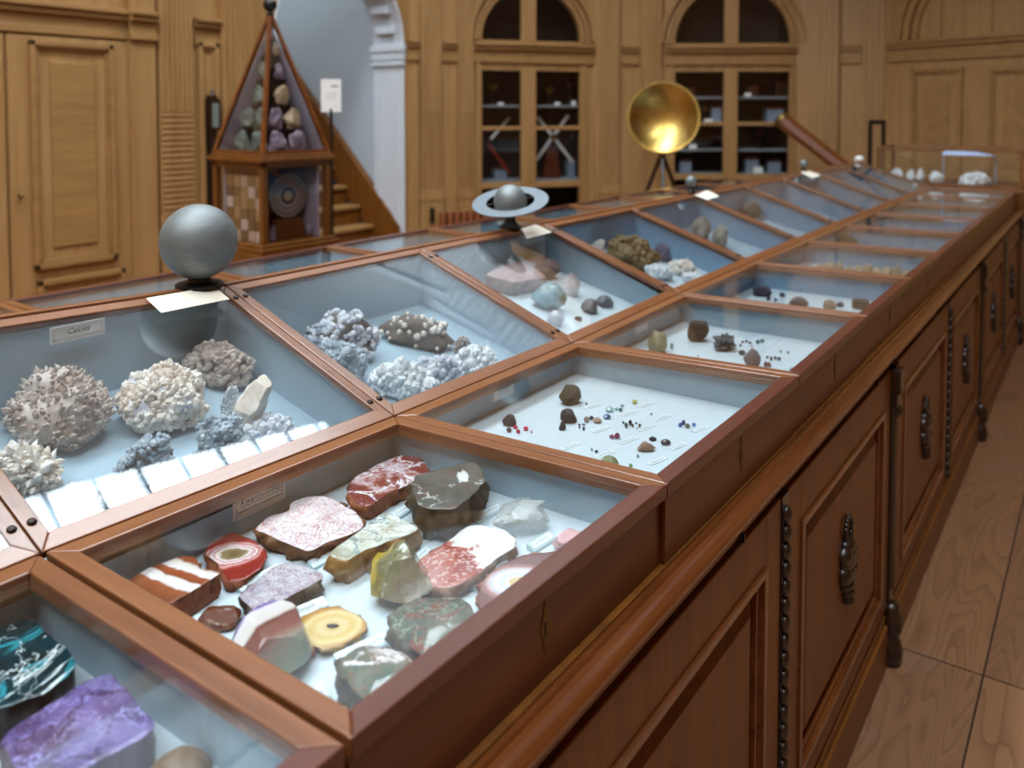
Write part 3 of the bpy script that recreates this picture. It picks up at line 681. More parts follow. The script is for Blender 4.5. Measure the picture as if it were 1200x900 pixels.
# right of the arch
backing(CA,'wall_stair_jamb'); 
mb=MB(); CA.box(mb,CA.U(478,.03),CA.U(491,.03),0,.03,0,IL); trim(mb); impost(CA,CA.U(477,.03),CA.U(491,.03),.03)
pilaster(CA,493,518,.04,n=5); impost(CA,CA.U(518),CA.U(536)); pilaster(CA,537,556,.03,n=5)
def cabinet(seg,name,label,xl,xr,xg0,xg1,xm0,xm1,ytop,ybot,yrail,shelves,pil=()):
    """built-in glazed cupboard with an arched head"""
    o=seg.pt(seg.L/2,0,0); root=empty(name,o,label,'cupboard')
    u0,u1=0,seg.L; g0,g1=seg.U(xg0),seg.U(xg1); m0,m1=seg.U(xm0),seg.U(xm1); um=(g0+g1)/2
    zb,zt=seg.Z((xg0+xg1)/2,ybot),seg.Z((xg0+xg1)/2,ytop); zr=[seg.Z((xg0+xg1)/2,y) for y in yrail]
    mb=MB()
    seg.box(mb,u0,g0,-.06,0,0,IL); seg.box(mb,g1,u1,-.06,0,0,IL); seg.box(mb,m0,m1,-.05,.004,zb,IL)
    seg.box(mb,g0,g1,-.06,0,zt,IL); seg.box(mb,g0,g1,-.06,0,zb-.06,zb); seg.box(mb,g0,g1,-.06,0,0,.36)
    for z in zr: seg.box(mb,g0,g1,-.045,-.005,z-.02,z+.02)
    seg.box(mb,g0,g1,-.06,0,.36,.46)
    # jamb mouldings
    for a,b,h in ((g0-.06,g0-.035,.03),(g1+.035,g1+.06,.03),(g0-.035,g0-.012,.015),(g1+.012,g1+.035,.015)): seg.box(mb,a,b,0,h,.05,IL)
    mb.build('case_frame',M['oak'],root,o,bevel=.003)
    mb=MB()
    for a,b,e in ((.0,.05,.03),(.05,.13,.012),(.13,.17,.05),(.17,.20,.075)): seg.box(mb,u0,u1,-.06,e,IL+a,IL+b)
    mb.build('impost_moulding',M['oakh'],root,o,bevel=.004)
    # arched head
    z0=IH+.03; r=(g1-g0)/2; N=28; mb=MB()
    A=[(um-r*math.cos(math.pi*k/N),z0+r*math.sin(math.pi*k/N)) for k in range(N+1)]
    for k in range(N):
        (a,b),(c,d)=A[k],A[k+1]
        mb.hexa([seg.pt(a,-.06,b),seg.pt(c,-.06,d),seg.pt(c,0,d),seg.pt(a,0,b),seg.pt(a,-.06,TOPW),seg.pt(c,-.06,TOPW),seg.pt(c,0,TOPW),seg.pt(a,0,TOPW)])
        for f0,f1,h in ((1.02,1.07,.02),(1.10,1.15,.035),(1.22,1.27,.05)):
            Q=[]
            for h_ in (0,h):
                for (x,y),f in ((A[k],f0),(A[k+1],f0),(A[k+1],f1),(A[k],f1)): Q.append(seg.pt(um+(x-um)*f,h_,z0+(y-z0)*f))
            mb.hexa(Q)
    seg.box(mb,u0,um-r,-.06,0,IH,TOPW); seg.box(mb,um+r,u1,-.06,0,IH,TOPW); seg.box(mb,g0,g1,-.06,0,IH,z0); seg.box(mb,m0,m1,-.05,.004,z0,z0+r)
    mb.build('arched_head',M['oak'],root,o)
    # dark interior
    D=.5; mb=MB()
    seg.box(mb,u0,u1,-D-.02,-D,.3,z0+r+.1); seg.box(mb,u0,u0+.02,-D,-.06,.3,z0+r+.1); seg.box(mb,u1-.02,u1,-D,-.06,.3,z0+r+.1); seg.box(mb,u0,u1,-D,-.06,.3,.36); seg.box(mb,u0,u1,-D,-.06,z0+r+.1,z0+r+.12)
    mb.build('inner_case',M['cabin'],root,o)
    sh=[]
    for y in shelves:
        z=seg.Z((xg0+xg1)/2,y); mb=MB(); seg.box(mb,u0+.02,u1-.02,-D+.01,-.09,z-.022,z); mb.build('shelf',M['shelf'],root,o); sh.append(z)
    mb=MB(); seg.box(mb,u0+.02,u1-.02,-D+.01,-.07,z0-.05,z0-.02); mb.build('shelf',M['cabin'],root,o)
    for a,b in ((g0,m0),(m1,g1)):
        mb=MB(); seg.box(mb,a-.004,b+.004,-.030,-.026,zb-.004,zt+.004); mb.build('glass_pane',M['cglass'],root,o)
    for sgn in (0,1):
        pts=[q for q in A if (q[0]<=m0 if sgn==0 else q[0]>=m1)]; xx=m0 if sgn==0 else m1
        top=z0+math.sqrt(max(0,r*r-(xx-um)**2)); poly=([*pts,(xx,top),(xx,z0)] if sgn==0 else [(xx,z0),(xx,top),*pts])
        mb=MB(); k=len(poly); mb.add([seg.pt(a,-.030,b) for a,b in poly]+[seg.pt(a,-.026,b) for a,b in poly],[tuple(range(k)),tuple(range(k,2*k))[::-1]]+[(i,(i+1)%k,k+(i+1)%k,k+i) for i in range(k)]); mb.build('glass_pane',M['cglass'],root,o)
    return sh,zb,g0,g1,m0,m1
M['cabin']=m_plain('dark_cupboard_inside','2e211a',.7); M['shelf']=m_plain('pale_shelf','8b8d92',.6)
sh1,zb1,a0,a1,am0,am1=cabinet(CB,'glazed_cupboard','arched glazed oak cupboard behind the ringed planet',556,698,565,680,611,628,83,213,[150],[123,212])
sh2,zb2,c0,c1,cm0,cm1=cabinet(CD,'glazed_cupboard','arched glazed oak cupboard behind the brass dish',780,940,791,925,848,864,84,204,[145],[113,145,175,204])
# between the cupboards
backing(CC,'wall_far_left'); pilaster(CC,704,726,.05,n=5); impost(CC,CC.U(728),CC.U(748)); pilaster(CC,750,775,.05,n=5)
backing(CE,'wall_far_middle'); pilaster(CE,955,982,.06,n=4); impost(CE,CE.U(983),CE.U(1008)); pilaster(CE,1009,1036,.06,n=4)
# blind arch at the end
backing(EN,'wall_far_right'); backing(ER,'wall_far_corner')
impost(EN,EN.U(1040),EN.L); impost(ER,0,ER.L)
mb=panelled(EN,1068,1128,80,215,0); trim(mb,M['oakh']); mb=panelled(EN,1158,1240,78,215,0); trim(mb,M['oakh'])
mb=MB(); uc=EN.U(1160); r0=uc-EN.U(1062); zc=IH+.02
for k in range(24):
    t0,t1=math.pi*k/24,math.pi*(k+1)/24
    for f0,f1,h in ((.86,.90,.03),(.96,1.02,.05),(1.08,1.12,.03)):
        Q=[]
        for h_ in (0,h):
            for t,f in ((t0,f0),(t1,f0),(t1,f1),(t0,f1)): Q.append(EN.pt(uc-r0*f*math.cos(t),h_,zc+r0*f*math.sin(t)))
        mb.hexa(Q)
trim(mb,M['oakh'])
for e in (-.48,.0,.48):
    mb=MB(); EN.box(mb,uc+e-.006,uc+e+.006,0,.012,zc,zc+r0*math.sqrt(max(.05,.7-(e/r0)**2))); trim(mb,M['oakh'],0)
# ------------------------------------------------------------------ things standing about
# radiator
p=CA.W(536,257,.10); o=Vector((p.x,p.y,0))
rd=empty('radiator',o,'ribbed copper red radiator under the oak pilasters','radiator'); u0,u1=CA.U(513,.1),CA.U(585,.1)
M['copper']=m_plain('copper_red_paint','9a5a34',.5)
z0r,z1r=CA.Z(536,275,.1),CA.Z(536,248,.1)
n=9
for k in range(n):
    u=u0+(u1-u0)*(k+.5)/n; mb=MB(); CA.box(mb,u-.016,u+.016,.04,.16,.16,z1r); mb.build('radiator_fin',M['copper'],rd,o,bevel=.006)
mb=MB(); mb.tube(CA.pt(u0-.05,.10,.22),CA.pt(u1+.02,.10,.22),.016)
mb.build('pipe',M['copper'],rd,o,smooth=True,ang=40)
mb=MB(); mb.tube(CA.pt(u0-.06,.10,z1r-.10),CA.pt(u0-.06,.10,z1r+.02),.022); mb.sphere(CA.pt(u0-.06,.10,z1r+.03),.028,8); mb.build('valve',M['black'],rd,o,smooth=True,ang=40)
# barometer on the left wall
p=LW.W(246,130,.06); o=LW.pt(LW.U(246),0,p.z)
br=empty('wall_barometer',o,'dark slim barometer on the wall left of the pyramid case','barometer')
mb=MB(); u=LW.U(246); LW.box(mb,u-.045,u+.045,0,.07,LW.Z(246,153),LW.Z(246,116)); LW.box(mb,u-.03,u+.03,0,.06,LW.Z(246,116),LW.Z(246,112)); mb.lathe(LW.pt(u,.035,LW.Z(246,112)),[(.02,0),(.012,.02),(.018,.03),(.002,.05)],10); LW.box(mb,u-.035,u+.01,0,.05,LW.Z(246,245),LW.Z(246,153))
mb.build('dark_case',M['dark'],br,o,bevel=.004)
mb=MB(); LW.box(mb,u-.028,u+.028,.071,.074,LW.Z(246,149),LW.Z(246,121)); mb.build('glass_front',m_plain('grey_glass','78807c',.15),br,o)
# sign on a post
p=at_depth(388,112,5.3); o=Vector((p.x,p.y,0)); sg=empty('sign_stand',o,'white sign on a thin black post in front of the stairs','sign')
nv=-(FWDH*1.0); dx=RIGHT
wS,hS=23.5*5.3/F,38.5*5.3/F
mb=MB(); mb.obox(p,dx*(wS/2),UPW*(hS/2),nv*.004); mb.build('sign_panel',M['paper'],sg,o)
mb=MB(); mb.tube((o.x,o.y,.02),(p.x,p.y,p.z-hS/2+.02),.009); mb.lathe(o,[(.13,0),(.13,.012),(.03,.022)],24); mb.tube(p-nv*.012-UPW*(hS/2),p-nv*.012+UPW*.02,.008); mb.build('post',M['black'],sg,o,smooth=True,ang=40)
mb=MB(); q=p+nv*.0045
for (dxx,dz,w,h) in ((.024,.058,.022,.0045),(.012,.012,.03,.0015),(.0,-.012,.035,.0012)): mb.obox(q+dx*dxx+UPW*dz,dx*w,UPW*h,nv*.0003)
mb.build('sign_lines',M['inkgrey'],sg,o)
# pyramid showcase
dp=3.95; cn=at_depth(308.5,290,dp); cn.z=0
rv=(RIGHT*.614+FWDH*.789); lv=(-RIGHT*.789+FWDH*.614); S=.405; ct=cn+rv*S/2+lv*S/2
pyr=empty('pyramid_showcase',ct,'wooden showcase with a glass pyramid top filled with amethyst, behind the table','showcase'); o=ct.copy()
zA,zB_,zC=.955,1.372,2.10
mb=MB()
def rbox(mb,u0,u1,v0,v1,z0,z1): # in the showcase's own axes, u along rv, v along lv, from centre
    P_=lambda u,v,z: ct+rv*u+lv*v+UPW*z
    mb.hexa([P_(u0,v0,z0),P_(u1,v0,z0),P_(u1,v1,z0),P_(u0,v1,z0),P_(u0,v0,z1),P_(u1,v0,z1),P_(u1,v1,z1),P_(u0,v1,z1)])
h=S/2
rbox(mb,-h-.03,h+.03,-h-.03,h+.03,zA-.012,zA+.014); rbox(mb,-h-.018,h+.018,-h-.018,h+.018,zA+.014,zA+.03)
for su in (-1,1):
    for sv in (-1,1):
        a=su*h;b=sv*h; rbox(mb,min(a,a-su*.03),max(a,a-su*.03),min(b,b-sv*.03),max(b,b-sv*.03),zA+.03,zB_)
rbox(mb,-h,h,-h,-h+.028,zB_-.03,zB_); rbox(mb,-h,h,h-.028,h,zB_-.03,zB_); rbox(mb,-h,-h+.028,-h,h,zB_-.03,zB_); rbox(mb,h-.028,h,-h,h,zB_-.03,zB_)
rbox(mb,-h-.02,h+.02,-h-.02,h+.02,zB_,zB_+.02); rbox(mb,-h-.008,h+.008,-h-.008,h+.008,zB_+.02,zB_+.034)
mb.build('wooden_frame',M['base'],pyr,o,bevel=.003)
apex=ct+UPW*zC; mb=MB(); zb=zB_+.034
for su in (-1,1):
    for sv in (-1,1):
        b=ct+rv*su*(h-.008)+lv*sv*(h-.008)+UPW*zb
        mb.tube(b,apex+(b-apex)*.015,.014,.011,n=4)
for su,sv,eu,ev in ((-1,-1,1,-1),(1,-1,1,1),(1,1,-1,1),(-1,1,-1,-1)):
    mb.tube(ct+rv*su*(h-.01)+lv*sv*(h-.01)+UPW*(zb+.01),ct+rv*eu*(h-.01)+lv*ev*(h-.01)+UPW*(zb+.01),.013,n=4)
mb.build('pyramid_frame',M['torus'],pyr,o)
mb=MB(); mb.lathe(apex-UPW*.02,[(.012,0),(.02,.01),(.014,.02)],12); mb.sphere(apex+UPW*.035,.034,10); mb.build('finial',M['black'],pyr,o,smooth=True)
g=.985
for (su,sv,eu,ev) in ((-1,-1,1,-1),(1,-1,1,1),(1,1,-1,1),(-1,1,-1,-1)):
    a=ct+rv*su*(h-.01)+lv*sv*(h-.01)+UPW*zb; b=ct+rv*eu*(h-.01)+lv*ev*(h-.01)+UPW*zb; ap=apex-UPW*.03; nn=(b-a).cross(ap-a).normalized()*.0015
    mb=MB(); mb.add([a-nn,b-nn,ap-nn,a+nn,b+nn,ap+nn],[(0,1,2),(5,4,3),(0,3,4,1),(1,4,5,2),(2,5,3,0)]); mb.build('pyramid_pane',M['cglass'],pyr,o)
    a=ct+rv*su*(h-.012)+lv*sv*(h-.012); b=ct+rv*eu*(h-.012)+lv*ev*(h-.012); d=(b-a).normalized(); c_=(a+b)/2+UPW*((zA+.03+zB_-.03)/2)
    mb=MB(); mb.obox(c_,d*(h-.035),UPW*((zB_-zA-.06)/2),d.cross(UPW)*.0015); mb.build('side_pane',M['cglass'],pyr,o)
M['lilac']=m_plain('pale_lilac_board','b6a9b9',.7); M['mint']=m_plain('pale_green_board','9fb6b0',.7)
mb=MB(); rbox(mb,-h+.03,h-.03,h-.06,h-.05,zA+.03,zB_-.03); rbox(mb,h-.06,h-.05,-h+.03,h-.06,zA+.03,zB_-.03); mb.build('lilac_backboard',M['lilac'],pyr,o)
mb=MB(); 
# pale inner pyramid boards behind the stones
for su,sv,eu,ev in ((1,-1,1,1),(1,1,-1,1)):
    f=.92; a=ct+rv*su*h*f+lv*sv*h*f+UPW*(zb+.004); b=ct+rv*eu*h*f+lv*ev*h*f+UPW*(zb+.004); ap=apex-UPW*.06
    nn=(b-a).cross(ap-a).normalized()*.002; mb.add([a-nn,b-nn,ap-nn,a+nn,b+nn,ap+nn],[(0,1,2),(5,4,3),(0,3,4,1),(1,4,5,2),(2,5,3,0)])
mb.build('pale_backboard',M['lilac'],pyr,o)
# pedestal beneath
pd=empty('pedestal',ct,'brown wooden pedestal carrying the pyramid showcase','pedestal'); mb=MB()
rbox(mb,-h-.04,h+.04,-h-.04,h+.04,zA-.06,zA-.0125); rbox(mb,-h,h,-h,h,.1,zA-.06); rbox(mb,-h-.03,h+.03,-h-.03,h+.03,0,.1); mb.build('pedestal_body',M['base'],pd,ct,bevel=.004)
mb=MB(); rbox(mb,-h+.05,h-.05,-h-.008,-h,.2,zA-.12); rbox(mb,-h-.008,-h,-h+.05,h-.05,.2,zA-.12); mb.build('raised_panel',M['front'],pd,ct,bevel=.004)
# brass concave mirror on a tripod
dm=7.4; c=at_depth(777.5,138,dm); rm=41.5*dm/F; o=Vector((c.x,c.y,0)); bm=empty('brass_mirror',o,'round brass concave mirror on a wooden tripod','mirror')
ax=((CAM-c).normalized()+UPW*.12-RIGHT*.05).normalized()
mb=MB(); n_=18; K=48; a=ax.orthogonal().normalized(); b=ax.cross(a); vs=[];fs=[]
cur=1.55*rm
def pr(rr): return -(math.sqrt(cur*cur-rr*rr)-math.sqrt(cur*cur-rm*rm))
for side,t in ((0,0),(1,-.008)):
    for i in range(n_+1):
        rr=rm*i/n_
        for k in range(K):
            q=2*math.pi*k/K; vs.append(c+ax*(pr(rr)+t)+a*rr*math.cos(q)+b*rr*math.sin(q))
st_=(n_+1)*K
for side in (0,1):
    for i in range(n_):
        for k in range(K): fs.append((side*st_+i*K+k,side*st_+i*K+(k+1)%K,side*st_+(i+1)*K+(k+1)%K,side*st_+(i+1)*K+k))
for k in range(K): fs.append((n_*K+k,n_*K+(k+1)%K,st_+n_*K+(k+1)%K,st_+n_*K+k))
mb.add(vs,fs); mb.build('dish',M['brass'],bm,o,smooth=True)
mb=MB()
for k in range(K):
    q=2*math.pi*k/K;q2=2*math.pi*(k+1)/K; mb.tube(c+a*rm*math.cos(q)+b*rm*math.sin(q),c+a*rm*math.cos(q2)+b*rm*math.sin(q2),.008,n=8)
mb.build('rim',M['brass'],bm,o,smooth=True)
hub=Vector((c.x,c.y,at_depth(768,182,dm).z)); hub=hub+FWDH*.05
back=c-ax*.16
mb=MB(); mb.tube(back,hub,.018); mb.tube(hub-UPW*.05,hub+UPW*.06,.03); mb.tube(c-ax*(cur*.0+.12),back,.03); mb.build('bracket',M['oldbrass'],bm,o,smooth=True,ang=40)
for t in (R(60),R(180),R(300)):
    d=Vector((math.cos(t),math.sin(t),0)); mb=MB(); mb.tube(hub-UPW*.02+d*.02,Vector((hub.x,hub.y,0))+d*.52,.020,.014,n=8); mb.build('tripod_leg',M['dark'],bm,o)
# wooden telescope
t0=at_depth(915,140,8.35); t1=at_depth(996,203,7.75); o=Vector(((t0.x+t1.x)/2,(t0.y+t1.y)/2,0)); tl=empty('telescope',o,'dark wooden telescope tube tilted up beyond the table','telescope')
d=(t1-t0).normalized(); t1=t1+d*.25
mb=MB(); mb.tube(t0+d*.04,t1,.082,.068,n=8); mb.build('tube',M['torus'],tl,o)
mb=MB(); mb.lathe(t0,[(.086,0),(.09,.012),(.086,.05)],16,axis=d); mb.build('end_ring',M['oldbrass'],tl,o,smooth=True,ang=40)
mid=t0+(t1-t0)*.72; mb=MB(); mb.tube((mid.x,mid.y,.35),mid-UPW*.05,.03); mb.build('pillar',M['dark'],tl,o)
for k in range(3):
    t=R(90+120*k); mb=MB(); mb.tube((mid.x,mid.y,.5),(mid.x+.2*math.cos(t),mid.y+.2*math.sin(t),0),.028,.02,n=8); mb.build('stand_leg',M['dark'],tl,o)
# black looped stand
p0=at_depth(1019.5,170,7.3); p1=at_depth(1035,170,7.3); zt=at_depth(1027,141,7.3).z; o=Vector(((p0.x+p1.x)/2,(p0.y+p1.y)/2,0))
mb=MB()
for p in (p0,p1): mb.tube((p.x,p.y,.03),(p.x,p.y,zt),.018,n=8)
mb.tube((p0.x,p0.y,zt-.018),(p1.x,p1.y,zt-.018),.018,n=8); mb.lathe(o,[(.16,0),(.16,.02),(.05,.035)],20)
fs_=mb.build('black_stand',M['black'],None,o); tag(fs_,'black loop-topped stand behind the glass box of white crystals','stand')
# glass box of white crystals at the end of the table
o=Vector((-.44,6.70,0)); gb=empty('glass_box',(o.x,o.y,1.06),'glass box of white crystals on the cabinet past the table end','showcase'); go=gb.location.copy()
x0,x1,y0,y1,z0,z1=-.93,.03,6.36,6.92,1.0605,1.345
mb=MB(); t=.02
for x in (x0,x1-t):
    for y in (y0,y1-t): mb.box(x,x+t,y,y+t,z0,z1)
for y in (y0,y1-t): mb.box(x0+t,x1-t,y,y+t,z1-t,z1); mb.box(x0+t,x1-t,y,y+t,z0,z0+.022)
for x in (x0,x1-t): mb.box(x,x+t,y0+t,y1-t,z1-t,z1); mb.box(x,x+t,y0+t,y1-t,z0,z0+.022)
mb.build('box_frame',M['base'],gb,go,bevel=.002)
for q in ((x0+t,x1-t,y0+.008,y0+.011,z0+.022,z1-t),(x0+t,x1-t,y1-.011,y1-.008,z0+.022,z1-t),(x0+.008,x0+.011,y0+t,y1-t,z0+.022,z1-t),(x1-.011,x1-.008,y0+t,y1-t,z0+.022,z1-t),(x0+t,x1-t,y0+t,y1-t,z1-.012,z1-.009)):
    mb=MB(); mb.box(*q); mb.build('glass_pane',M['glass'],gb,go)
mb=MB(); mb.box(x0+t,x1-t,y0+t,y1-t,z0,z0+.012); mb.build('box_floor',M['front'],gb,go)
ec=empty('end_cabinet',(-.44,6.7,0),'brown cabinet under the glass box at the far table end','cabinet'); eo=ec.location.copy()
mb=MB(); mb.box(-1.02,.035,6.335,7.0,0.12,1.04); mb.build('carcass',M['base'],ec,eo); mb=MB(); mb.box(-1.05,.06,6.325,7.02,1.04,1.06); mb.build('top_board',M['rail'],ec,eo,bevel=.004); mb=MB(); mb.box(-1.05,.06,6.325,7.02,0,.12); mb.build('plinth',M['basey'],ec,eo,bevel=.004)
# ------------------------------------------------------------------ light
def area(name,loc,sx,sy,power,color,rot=(0,0,0)):
    l=bpy.data.lights.new(name,'AREA'); l.shape='RECTANGLE'; l.size=sx; l.size_y=sy; l.energy=power; l.color=color
    o=bpy.data.objects.new(name,l); col.objects.link(o); o.location=loc; o.rotation_euler=rot; return o
x0,x1,y0,y1=SKY
for (a,b,c,d,pw) in LIGHTS:
    area('roof_daylight',((a+b)/2,(c+d)/2,HC+.5),b-a,d-c,(b-a)*(d-c)*pw,(.85,.935,1.0))
area('stair_fill',(-6.9,4.3,4.9),1.6,1.4,60,(.90,.96,1.0))  # added fill lamp that brightens the stair hall, no window is built there
w=bpy.data.worlds.new('world'); scene.world=w; w.use_nodes=True; w.node_tree.nodes['Background'].inputs[0].default_value=(.8,.88,1,1); w.node_tree.nodes['Background'].inputs[1].default_value=.25
scene.view_settings.view_transform='Standard'; scene.view_settings.look='None'; scene.view_settings.gamma=1; scene.view_settings.exposure=0; scene.view_settings.use_curve_mapping=False
scene.cycles.use_denoising=True; scene.cycles.max_bounces=10; scene.cycles.transparent_max_bounces=24; scene.cycles.glossy_bounces=5; scene.cycles.diffuse_bounces=4
scene.cycles.caustics_reflective=False; scene.cycles.caustics_refractive=False; scene.cycles.sample_clamp_indirect=6
# ------------------------------------------------------------------ minerals
LOWP=(Vector((0,0,FLZ)),UPW.copy())
UPPL=(UP0.copy(),UPN.copy()); UPAL=(UP1.copy(),UPN.copy())
rk=random.Random(11); SPEC=[]
def nz(p,f,s=0.0): return noise.noise(Vector((p[0]*f+s*7.3,p[1]*f+s*3.1,p[2]*f+s)))
def fit(b,pl,k):
    """box in the photo -> base point on the case floor, frame, half widths and height"""
    x0,y0,x1,y1=b; p0,n=pl; P1=on_plane((x0+x1)/2,y1,p0,n); r=(P1-CAM).normalized(); D=depth_of(P1)
    s=-r.dot(n); c=math.sqrt(1-s*s)
    a=(RIGHT-n*RIGHT.dot(n)).normalized(); bb=n.cross(a)
    rx=(x1-x0)/2*D/F; A=(y1-y0)*D/F; ry=rx*k
    if A<2.6*ry*s: ry=A/(2.6*s)
    h=math.sqrt(max(1e-8,(A-ry*s)**2-(ry*s)**2))/c
    if pl in (UPPL,UPAL): hm=(Vector((XB,0,RIM))-P1).dot(GLN)/n.dot(GLN)-.018
    else: hm=.056
    if h>hm: ry=min(rx*(1.9 if pl in (UPPL,UPAL) else 1.25),(A*A-hm*hm*c*c)/(2*A*s)); h=hm
    return P1+bb*ry*.92,a,bb,n,rx,ry,h
def icos(sub):
    import bmesh
    bm=bmesh.new(); bmesh.ops.create_icosphere(bm,subdivisions=sub,radius=1); vs=[v.co.copy() for v in bm.verts]; fs=[tuple(v.index for v in f.verts) for f in bm.faces]; bm.free(); return vs,fs
ICO={k:icos(k) for k in (1,2,3,4,5)}
def mesh_obj(name,vs,fs,mats,parent=None,loc=None,rot=None,smooth=True,mi=None):
    me=bpy.data.meshes.new(name); me.from_pydata([tuple(v) for v in vs],[],fs)
    for m in (mats if isinstance(mats,list) else [mats]): me.materials.append(m)
    for i,p in enumerate(me.polygons):
        p.use_smooth=smooth
        if mi: p.material_index=mi[i]
    me.update()
    o=bpy.data.objects.new(name,me); col.objects.link(o)
    if parent is not None: o.parent=parent
    if loc is not None: o.location=loc
    if rot is not None: o.rotation_euler=rot
    return o
def frame_rot(a,b,n): return Matrix((a,b,n)).transposed().to_euler()
def blob_pts(rx,ry,h,seed,amp=.12,freq=1.6,nfac=0,sub=4,fine=.0,ffreq=8,low=.28,shape=None):
    vs,fs=ICO[sub]; rr=random.Random(seed); pl=[]
    for k in range(nfac):
        d=Vector((rr.gauss(0,1),rr.gauss(0,1),rr.gauss(0,.8))).normalized(); pl.append((d,rr.uniform(.62,.86)))
    out=[]
    for v in vs:
        p=v*(1+amp*2*nz(v,freq,seed)+fine*nz(v,ffreq,seed+5))
        for d,t in pl:
            e=p.dot(d)-t
            if e>0: p=p-d*e*.96
        if shape: p=shape(p)
        z=low+p.z*(1-low) if p.z>0 else low+p.z*low*1.35
        out.append(Vector((p.x*rx,p.y*ry,max(0,z)*h)))
    # rescale to the wanted envelope
    mx=max(abs(v.x) for v in out) or 1; my=max(abs(v.y) for v in out) or 1; mz=max(v.z for v in out) or 1
    return [Vector((v.x*rx/mx,v.y*ry/my,v.z*h/mz)) for v in out],fs
def rock(b,pl,mat,label,cat='mineral',name='mineral',k=.8,seed=1,amp=.12,freq=1.6,nfac=0,sub=4,fine=.03,ffreq=7,low=.28,group=None,smooth=None,shape=None):
    P,a,bb,n,rx,ry,h=fit(b,pl,k); vs,fs=blob_pts(rx,ry,h,seed,amp,freq,nfac,sub,fine,ffreq,low,shape)
    o=mesh_obj(name,vs,fs,mat,None,P+n*.0004,frame_rot(a,bb,n),smooth=(nfac==0) if smooth is None else smooth); tag(o,label,cat,group); SPEC.append((o,pl))
    return o,(rx,ry,h)
def spike(vs,fs,c,d,L,r,n=5,tip=.35,rr=rk):
    d=d.normalized(); a=d.orthogonal().normalized(); b=d.cross(a); t0=rr.uniform(0,6.28); B=len(vs)
    for f,s in ((0,.8),(1-tip,1.0)):
        for k in range(n):
            t=t0+2*math.pi*k/n; vs.append(c+d*L*f+(a*math.cos(t)+b*math.sin(t))*r*s*rr.uniform(.85,1.1))
    vs.append(c+d*L); fs+= [(B+k,B+(k+1)%n,B+n+(k+1)%n,B+n+k) for k in range(n)]+[(B+n+k,B+n+(k+1)%n,B+2*n) for k in range(n)]
def nub(vs,fs,c,d,L,r,rr=rk,sub=1):
    iv,jf=ICO[sub]; d=d.normalized(); a=d.orthogonal().normalized(); b=d.cross(a); B=len(vs); q=[rr.uniform(.8,1.2) for _ in range(3)]
    for v in iv:
        w=v*(1+.25*nz(v,2,c.x*90+c.y*70)); vs.append(c+a*w.x*r*q[0]+b*w.y*r*q[1]+d*w.z*L*q[2])
    fs+=[tuple(B+i for i in f) for f in jf]
def cluster(b,pl,mat,cmat,label,kind='spike',N=220,cs=.16,name='crystal_cluster',cat='mineral',k=.7,seed=1,amp=.16,freq=1.8,up=.35,lenf=1.6,low=.3,smooth=False,shrink=.86,zmin=.05,part='crystals',group=None,sub=1,shape=None):
    P,a,bb,n,rx,ry,h=fit(b,pl,k); rr=random.Random(seed*13+1)
    vs,fs=blob_pts(rx*shrink,ry*shrink,h*shrink,seed,amp,freq,0,4,.05,6,low,shape)
    o=mesh_obj(name,vs,fs,mat,None,P+n*.0004,frame_rot(a,bb,n)); tag(o,label,cat,group)
    ms=o.data; cand=[(p.center.copy(),p.normal.copy()) for p in ms.polygons if p.center.z>h*zmin]
    cv=[];cf=[]; sz=cs*min(rx,h)
    for _ in range(N):
        c,nn=rr.choice(cand); d=(nn+Vector((0,-.15,up))+Vector((rr.gauss(0,.28),rr.gauss(0,.28),rr.gauss(0,.28)))).normalized(); s=sz*rr.uniform(.55,1.25)
        if c.z<s*.7: continue
        if kind=='spike': spike(cv,cf,c-d*s*.4,d,s*lenf*rr.uniform(.7,1.3),s*.42,rr.choice((4,5,6)),rr.uniform(.3,.6),rr)
        elif kind=='nub': nub(cv,cf,c+d*s*.1,d,s*.55*lenf/1.6,s*.5,rr,sub)
        elif kind=='blade':
            s2=s*rr.uniform(.8,1.4); t=d.orthogonal().normalized(); u=d.cross(t); th=s2*.12; B=len(cv)
            for e in (-th,th): cv.extend([c+u*e-t*s2*.5-d*s2*.3,c+u*e+t*s2*.5-d*s2*.3,c+u*e+t*s2*.35+d*s2*.7,c+u*e-t*s2*.3+d*s2*.9])
            cf.extend([tuple(B+q for q in f) for f in ((3,2,1,0),(4,5,6,7),(0,1,5,4),(1,2,6,5),(2,3,7,6),(3,0,4,7))])
    for v in cv:
        if v.z<.0006: v.z=.0006
    mesh_obj(part,cv,cf,cmat,o,smooth=smooth); SPEC.append((o,pl))
    return o,(rx,ry,h)
def resample(P,n):
    m=len(P); L=[(P[(i+1)%m]-P[i]).length for i in range(m)]; T=sum(L); out=[]; i=0;acc=0
    for k in range(n):
        t=T*k/n
        while acc+L[i]<t: acc+=L[i]; i+=1
        f=(t-acc)/L[i]
        out.append(P[i].lerp(P[(i+1)%m],f))
    return out
